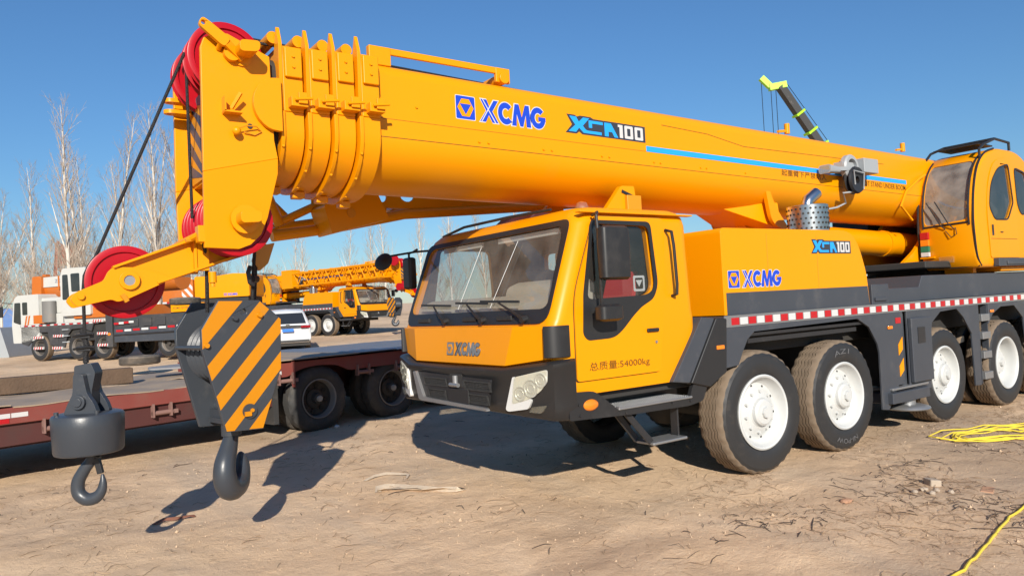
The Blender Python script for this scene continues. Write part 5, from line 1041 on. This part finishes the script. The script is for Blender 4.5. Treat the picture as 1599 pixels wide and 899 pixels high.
# ================================================================ bare trees
BARK = mat('pale_poplar_bark', (.60, .55, .48), .9, var=.25, vs=5, dirt=.3, dcol=(.2, .16, .12))
TWIG = mat('grey_brown_twigs', (.36, .29, .225), .9, var=.3, vs=3)
def tree_meshes(seed, H, kind):
    rnd = random.Random(seed); T = MB(); Cn = MB()
    def wander(p, d, L_, n, up, jit):
        P = [p]; d = d.normalized()
        for i in range(n):
            d = (d+Vector((rnd.gauss(0, jit), rnd.gauss(0, jit), up))).normalized(); P.append(P[-1]+d*L_/n)
        return P, d
    stems = 1 if kind == 'poplar' else rnd.randint(3, 5)
    for s_ in range(stems):
        lean = .02 if kind == 'poplar' else .28
        P, d = wander(Vector((rnd.gauss(0, .1*(stems > 1)), rnd.gauss(0, .1*(stems > 1)), -.2)), Vector((rnd.gauss(0, lean), rnd.gauss(0, lean), 1)), H*(1 if s_ == 0 else rnd.uniform(.75, .95)), 14, .02, .025)
        r0 = H*.0098/(1 if stems == 1 else 1.6)
        rs = [max(.012, r0*(1-i/14)**.85+.004) for i in range(15)]; T.tube(P, rs, 7)
        nb = 34 if kind == 'poplar' else 22
        for b in range(nb):
            f = .16+.82*(b+rnd.random())/nb; i = min(13, int(f*14)); p = P[i].lerp(P[i+1], f*14-i)
            az = b*2.4+rnd.random(); tilt = rnd.uniform(.32, .62) if kind == 'poplar' else rnd.uniform(.5, 1.0)
            L1 = H*(.30*(1-f)**.8+.05)*rnd.uniform(.6, 1.1)*(1 if kind == 'poplar' else 1.25)
            big = kind == 'poplar' and rnd.random() < .12 and f < .5
            if big: L1 *= 1.7; tilt = .45
            dv_ = Vector((math.cos(az)*math.sin(tilt), math.sin(az)*math.sin(tilt), math.cos(tilt)))
            B_, _ = wander(p, dv_, L1, 6, .10, .07); rb = min(rs[i]*.6, .012+L1*.010)*(1.3 if big else 1)
            (T if big else Cn).tube(B_, [max(.010, rb*(1-k/6.5)) for k in range(7)], 4)
            ns = int(3+L1*1.5)
            for s2 in range(ns):
                g = rnd.uniform(.18, 1); k = min(5, int(g*6)); q = B_[k].lerp(B_[k+1], g*6-k); a2 = rnd.random()*6.28; t2 = rnd.uniform(.25, .75)
                base = (B_[k+1]-B_[k]).normalized(); per = (base.orthogonal().normalized()*math.cos(a2)+base.cross(base.orthogonal().normalized())*math.sin(a2))
                L2 = L1*rnd.uniform(.18, .42)*(1.15-g*.5)+.25
                S_, _ = wander(q, base*math.cos(t2)+per*math.sin(t2), L2, 3, .14, .09); Cn.tube(S_, [.011, .009, .007, .005], 3)
                for s3 in range(rnd.randint(1, 3)):
                    g3 = rnd.uniform(.2, 1); k3 = min(2, int(g3*3)); q3 = S_[k3].lerp(S_[k3+1], g3*3-k3)
                    d3 = (S_[k3+1]-S_[k3]).normalized()+Vector((rnd.gauss(0, .4), rnd.gauss(0, .4), rnd.gauss(.15, .3)))
                    L3 = rnd.uniform(.25, .75)*min(1, L2)+.12; e = q3+d3.normalized()*L3
                    Cn.tube([q3, q3.lerp(e, .5)+Vector((0, 0, .03)), e], [.007, .006, .004], 3)
    return T.mesh('trunk', BARK, 0), Cn.mesh('crown', TWIG, 0)
TM = {('poplar', i): tree_meshes(20+i, 16, 'poplar') for i in range(4)}
TM.update({('bushy', i): tree_meshes(50+i, 9, 'bushy') for i in range(3)})
random.seed(21)
LBL = {'poplar': ('tall bare poplar with a pale straight trunk rising behind the white and orange crane', 'tree', 'bare poplars behind the yard'), 'bushy': ('low bare many-stemmed tree with grey brown twigs behind the white and orange crane', 'tree', 'bushy bare trees behind the yard')}
LBL['far'] = ('distant bare poplar beyond the parked yellow crane with the lattice jib', 'tree', 'distant poplars beyond the lattice jib crane')
LBL['farbushy'] = ('distant low bare tree beyond the parked yellow crane with the lattice jib', 'tree', 'distant low trees beyond the lattice jib crane')
def tree(kind, i, x, y, s=1., far=False):
    t, c = TM[kind, i]; Q = LBL[('far' if kind == 'poplar' else 'farbushy') if far else kind]; e = thing('bare_tree', Q[0], Q[1], (x, y, gz(x, y)-.1), random.random()*6.28, Q[2]); e.scale = (s, s, s*random.uniform(.96, 1.04))
    o1 = obj('trunk', t, e, world=False); o2 = obj('crown', c, e, world=False); return e
for k, (x, y, s) in enumerate(((4.1, 51, .98), (5.2, 57, .86), (7.4, 54, 1.0), (9.0, 64, .9), (9.7, 52, 1.04), (11.2, 60, 1.0), (12.3, 53, .98), (14.2, 66, 1.), (2.6, 60, .85), (16.5, 75, .9), (19.5, 84, .9), (13.0, 72, 1.0), (6.8, 70, 1.0), (.6, 62, .7))): tree('poplar', k % 4, x, y, s)
for k, (x, y, s) in enumerate(((27, 92, .8), (31, 100, .8), (34.5, 96, .75), (39, 105, .8), (24, 98, .7), (44, 92, .85), (37.7, 74, .8), (40.2, 70, .8), (43, 68, .85), (46.5, 66, .8), (49, 63.5, .85), (52, 65, .8), (35, 78, .7), (56, 66, .7))): tree('poplar', (k+1) % 4, x, y, s, True)
for k, (x, y, s) in enumerate(((2.2, 49, .8), (5.4, 50, .85), (8.4, 55, .8), (10.8, 57, .75), (3.2, 56, .95), (6.4, 60, 1.1), (-.6, 52, 1.0), (9.6, 68, 1.0), (-.8, 62, 1.05), (12.8, 64, .75), (17, 72, .85), (30, 92, .9), (38, 84, .9), (46, 74, .9), (42, 84, .9), (21.5, 84, .85))): tree('bushy', k % 3, x, y, s, x > 16)
# ================================================================ litter on the ground
random.seed(77)
STRAW = mat('dry_straw', (.30, .20, .12), .9, var=.4, vs=9); DTWIG = mat('dark_twigs', (.075, .052, .038), .9, var=.3, vs=9)
def litter(n, mat_, name, label, cat, dens, lr, rr_, seed):
    rnd = random.Random(seed); m_ = MB(); k = 0
    while k < n:
        x, y = rnd.uniform(-1, 13), rnd.uniform(-4.2, 6.5)
        if rnd.random() > dens(x, y): continue
        k += 1; a = rnd.gauss(R(35), 1.1); L_ = rnd.uniform(*lr)*(.4+rnd.random()); r_ = rnd.uniform(*rr_); z = gh(x, y)+r_*.8; P = []; bend = rnd.choice((.02, .05, .12, .3))
        for i in range(4): px_, py_ = (x, y) if i == 0 else (P[-1][0]+math.cos(a)*L_/3, P[-1][1]+math.sin(a)*L_/3); P.append((px_, py_, gh(px_, py_)+r_*.8+(abs(rnd.gauss(0, .010)) if i in (1, 2) else 0))); a += rnd.gauss(0, bend)
        m_.tube(P, [r_, r_*1.1, r_, r_*.5], 3)
    o = tag(m_.build(name, mat_, None, smooth=0), label, cat); o['kind'] = 'stuff'
def cl(x, y): return max(0, min(1, .5+2.2*noise.noise(Vector((x*.8, y*.8, 5)))))
def d1(x, y): return cl(x, y)*(.12+.88*max(0, min(1, (x-3.2)/2.2)) if y < .2 else .22 if y < 5 else .1)
litter(5200, STRAW, 'straw_litter', 'dry straw and stalks scattered over the sandy ground', 'straw', d1, (.03, .20), (.001, .0026), 5)
def d2(x, y): return cl(x+9, y)**2*(max(.03, min(1, (x-3.6)/1.6)) if y < -.6 else .05)*(1 if x < 8 else .4)
litter(900, DTWIG, 'twig_litter', 'dark broken twigs scattered by the crane wheels', 'twigs', d2, (.03, .22), (.0013, .0042), 6)
rnd = random.Random(8); m_ = MB()
for k in range(5200):
    x, y = rnd.uniform(-.5, 12), rnd.uniform(-4, 6.5)
    if rnd.random() > .25+cl(x-4, y)*.75: continue
    r_ = rnd.uniform(.003, .009)*(2.2 if rnd.random() < .04 else 1); c = (x, y, gh(x, y)+r_*.3)
    vs = [Vector(v).normalized()*r_*rnd.uniform(.7, 1.3) for v in ((1, 0, 0), (0, 1, 0), (-1, 0, 0), (0, -1, 0), (0, 0, .7), (.7, .7, -.5), (-.7, -.7, -.5))]
    m_.add([(c[0]+v.x, c[1]+v.y, c[2]+v.z) for v in vs], [(0, 1, 4), (1, 2, 4), (2, 3, 4), (3, 0, 4), (0, 5, 1), (1, 5, 2), (2, 6, 3), (3, 6, 0), (2, 5, 6), (0, 6, 5)])
o = tag(m_.build('gravel', mat('earth_clods', (.50, .36, .235), .95, var=.35, vs=11), None, smooth=0), 'small clods and pebbles strewn over the bare earth', 'gravel'); o['kind'] = 'stuff'
def stone(x, y, s, m_, name, label, cat, seed, grp=None):
    rnd = random.Random(seed); bm = bmesh.new(); bmesh.ops.create_icosphere(bm, subdivisions=2, radius=1)
    for v in bm.verts: v.co = Vector((v.co.x*s[0], v.co.y*s[1], v.co.z*s[2]))*(1+.25*noise.noise(v.co*1.7+Vector((seed, 0, 0))))
    me = bpy.data.meshes.new(name); bm.to_mesh(me); bm.free(); me.materials.append(m_)
    return tag(obj(name, me, None, (x, y, gh(x, y)+s[2]*.5), (rnd.random()*.3, 0, rnd.random()*6)), label, cat, grp)
BRK = mat('broken_brick', (.45, .25, .15), .9, var=.25, dirt=.3); CON = mat('concrete_lump', (.42, .34, .26), .9, var=.2, dirt=.3, bump=.5, bs=40)
b_ = MB().box(-.075, .075, -.05, .05, -.02, .07); tag(b_.build('concrete_block', CON, None, .012, loc=(7.0, -1.27, gh(7.0, -1.27)-.02), rot=(.1, .06, .9)), 'pale concrete block half buried among twigs by the crane', 'block')
tag(MB().box(-.11, .11, -.05, .05, -.03, .02).build('brick', BRK, None, .008, loc=(7.2, -1.65, gh(7.2, -1.65)-.015), rot=(.05, .02, .3)), 'reddish brick lying flat beside the concrete block', 'brick')
stone(5.95, -1.05, (.07, .05, .02), BRK, 'brick_shard', 'flat orange brick shard in the sand', 'brick', 3)
for k, (x, y) in enumerate(((6.75, -1.32), (6.68, -1.42), (6.85, -1.5), (6.62, -1.3), (6.8, -1.4))): stone(x, y, (.035, .028, .022), CON, 'rubble_stone', 'small pale rubble lump beside the concrete block', 'stone', k+10, 'rubble beside the block')
stone(4.25, 6.15, (.05, .04, .03), WHITE, 'paper_scrap', 'small white paper scrap by the trailer wheel', 'paper', 31)
# flattened white strap
def ribbon(pts, wd, z0=.006):
    m_ = MB(); up = Vector((0, 0, 1)); L_, Rr = [], []
    for i, (x, y) in enumerate(pts):
        a, b = pts[max(0, i-1)], pts[min(len(pts)-1, i+1)]; d = Vector((b[0]-a[0], b[1]-a[1], 0)).normalized(); sd = Vector((-d.y, d.x, 0))
        x += .02*math.sin(i*7.3); y += .02*math.cos(i*5.1); h = z0+.02*abs(math.sin(i*1.9)); p = Vector((x, y, gh(x, y)+h)); tw_ = .6*math.sin(i*2.3); o_ = (sd*math.cos(tw_)+up*abs(math.sin(tw_)))*wd/2; L_.append(p-o_); Rr.append(p+o_)
    n = len(pts); m_.add(L_+Rr+[q+Vector((0, 0, .004)) for q in L_]+[q+Vector((0, 0, .004)) for q in Rr], [(i, i+1, n+i+1, n+i) for i in range(n-1)]+[(2*n+i, 3*n+i, 3*n+i+1, 2*n+i+1) for i in range(n-1)]+[(i, 2*n+i, 2*n+i+1, i+1) for i in range(n-1)]+[(n+i, n+i+1, 3*n+i+1, 3*n+i) for i in range(n-1)]); return m_
SP = mat('dirty_white_strap', (.50, .41, .31), .9, var=.3, vs=20, dirt=.45, dcol=(.42, .30, .2), ds=14)
tag(ribbon([(3.10, 2.20), (3.13, 2.30), (3.22, 2.34), (3.35, 2.22), (3.48, 2.04), (3.58, 1.86), (3.70, 1.68), (3.74, 1.66), (3.70, 1.72), (3.60, 1.80), (3.46, 1.93), (3.30, 2.13), (3.18, 2.22), (3.08, 2.24)], .065).build('lifting_strap', SP, None), 'dirty white lifting strap lying folded on the ground near the bumper', 'strap')
tag(ribbon([(3.20, 2.75), (3.32, 2.82), (3.48, 2.86), (3.62, 2.74), (3.66, 2.62), (3.60, 2.52)], .035).build('torn_strap', SP, None), 'short torn strap end behind the folded white strap', 'strap')
tag(ribbon([(1.12, 2.60), (1.2, 2.66), (1.28, 2.65), (1.36, 2.68), (1.44, 2.64), (1.5, 2.66)], .035).build('bark_piece', mat('reddish_bark', (.24, .10, .06), .9), None), 'reddish strip of dry bark near the hook shadow', 'bark')
# yellow cable
CAB_Y = mat('yellow_cable', (.72, .56, .05), .45)
rnd = random.Random(3)
mb = MB(); P = []
for k in range(150):
    t = k*.30; rx = .62+.22*math.sin(k*.037*3)+.08*math.sin(k*.7); P.append((9.95+rx*math.cos(t)*1.25+.22*math.sin(k*.11), -.80+(rx*.55)*math.sin(t)*.75-(rx*math.cos(t))*.42+.12*math.sin(k*.17), 0))
P = [(x, y, gh(x, y)+.012+.012*(k % 3)) for k, (x, y, z) in enumerate(P)]
mb.tube(P, .0075, 6)
CC = tag(mb.build('coiled_cable', CAB_Y, None), 'yellow cable heaped in loose loops beside the crane wheels', 'cable')
path = [(4.2, -2.52), (4.80, -2.36), (5.1, -2.35), (5.38, -2.30), (5.75, -2.24), (6.10, -2.17), (6.5, -2.09), (6.9, -2.05), (7.6, -1.95), (8.6, -1.6), (9.6, -1.2), (10.4, -.95)]
PP = []
for (a, b), (c, d) in zip(path, path[1:]):
    for j in range(4): t = j/4; PP.append((a+(c-a)*t, b+(d-b)*t+.008*math.sin((a+t)*2.3), 0))
tag(MB().tube([(x, y, gh(x, y)+.012) for x, y, z in PP], .0105, 6).build('trailing_cable', CAB_Y, None), 'single yellow cable trailing across the littered ground', 'cable')
tag(MB().tube([(12.85, -.03, 1.62), (12.86, -.05, 1.5), (12.87, -.06, .9), (12.9, -.08, .4), (12.8, -.2, .05), (12.0, -.6, gh(12, -.6)+.012), (11.2, -.8, gh(11.2, -.8)+.012), (10.4, -.8, gh(10.4, -.8)+.012)], .011, 6).build('hanging_cable', CAB_Y, None), 'yellow cable hanging down from the crane deck edge to the ground', 'cable')
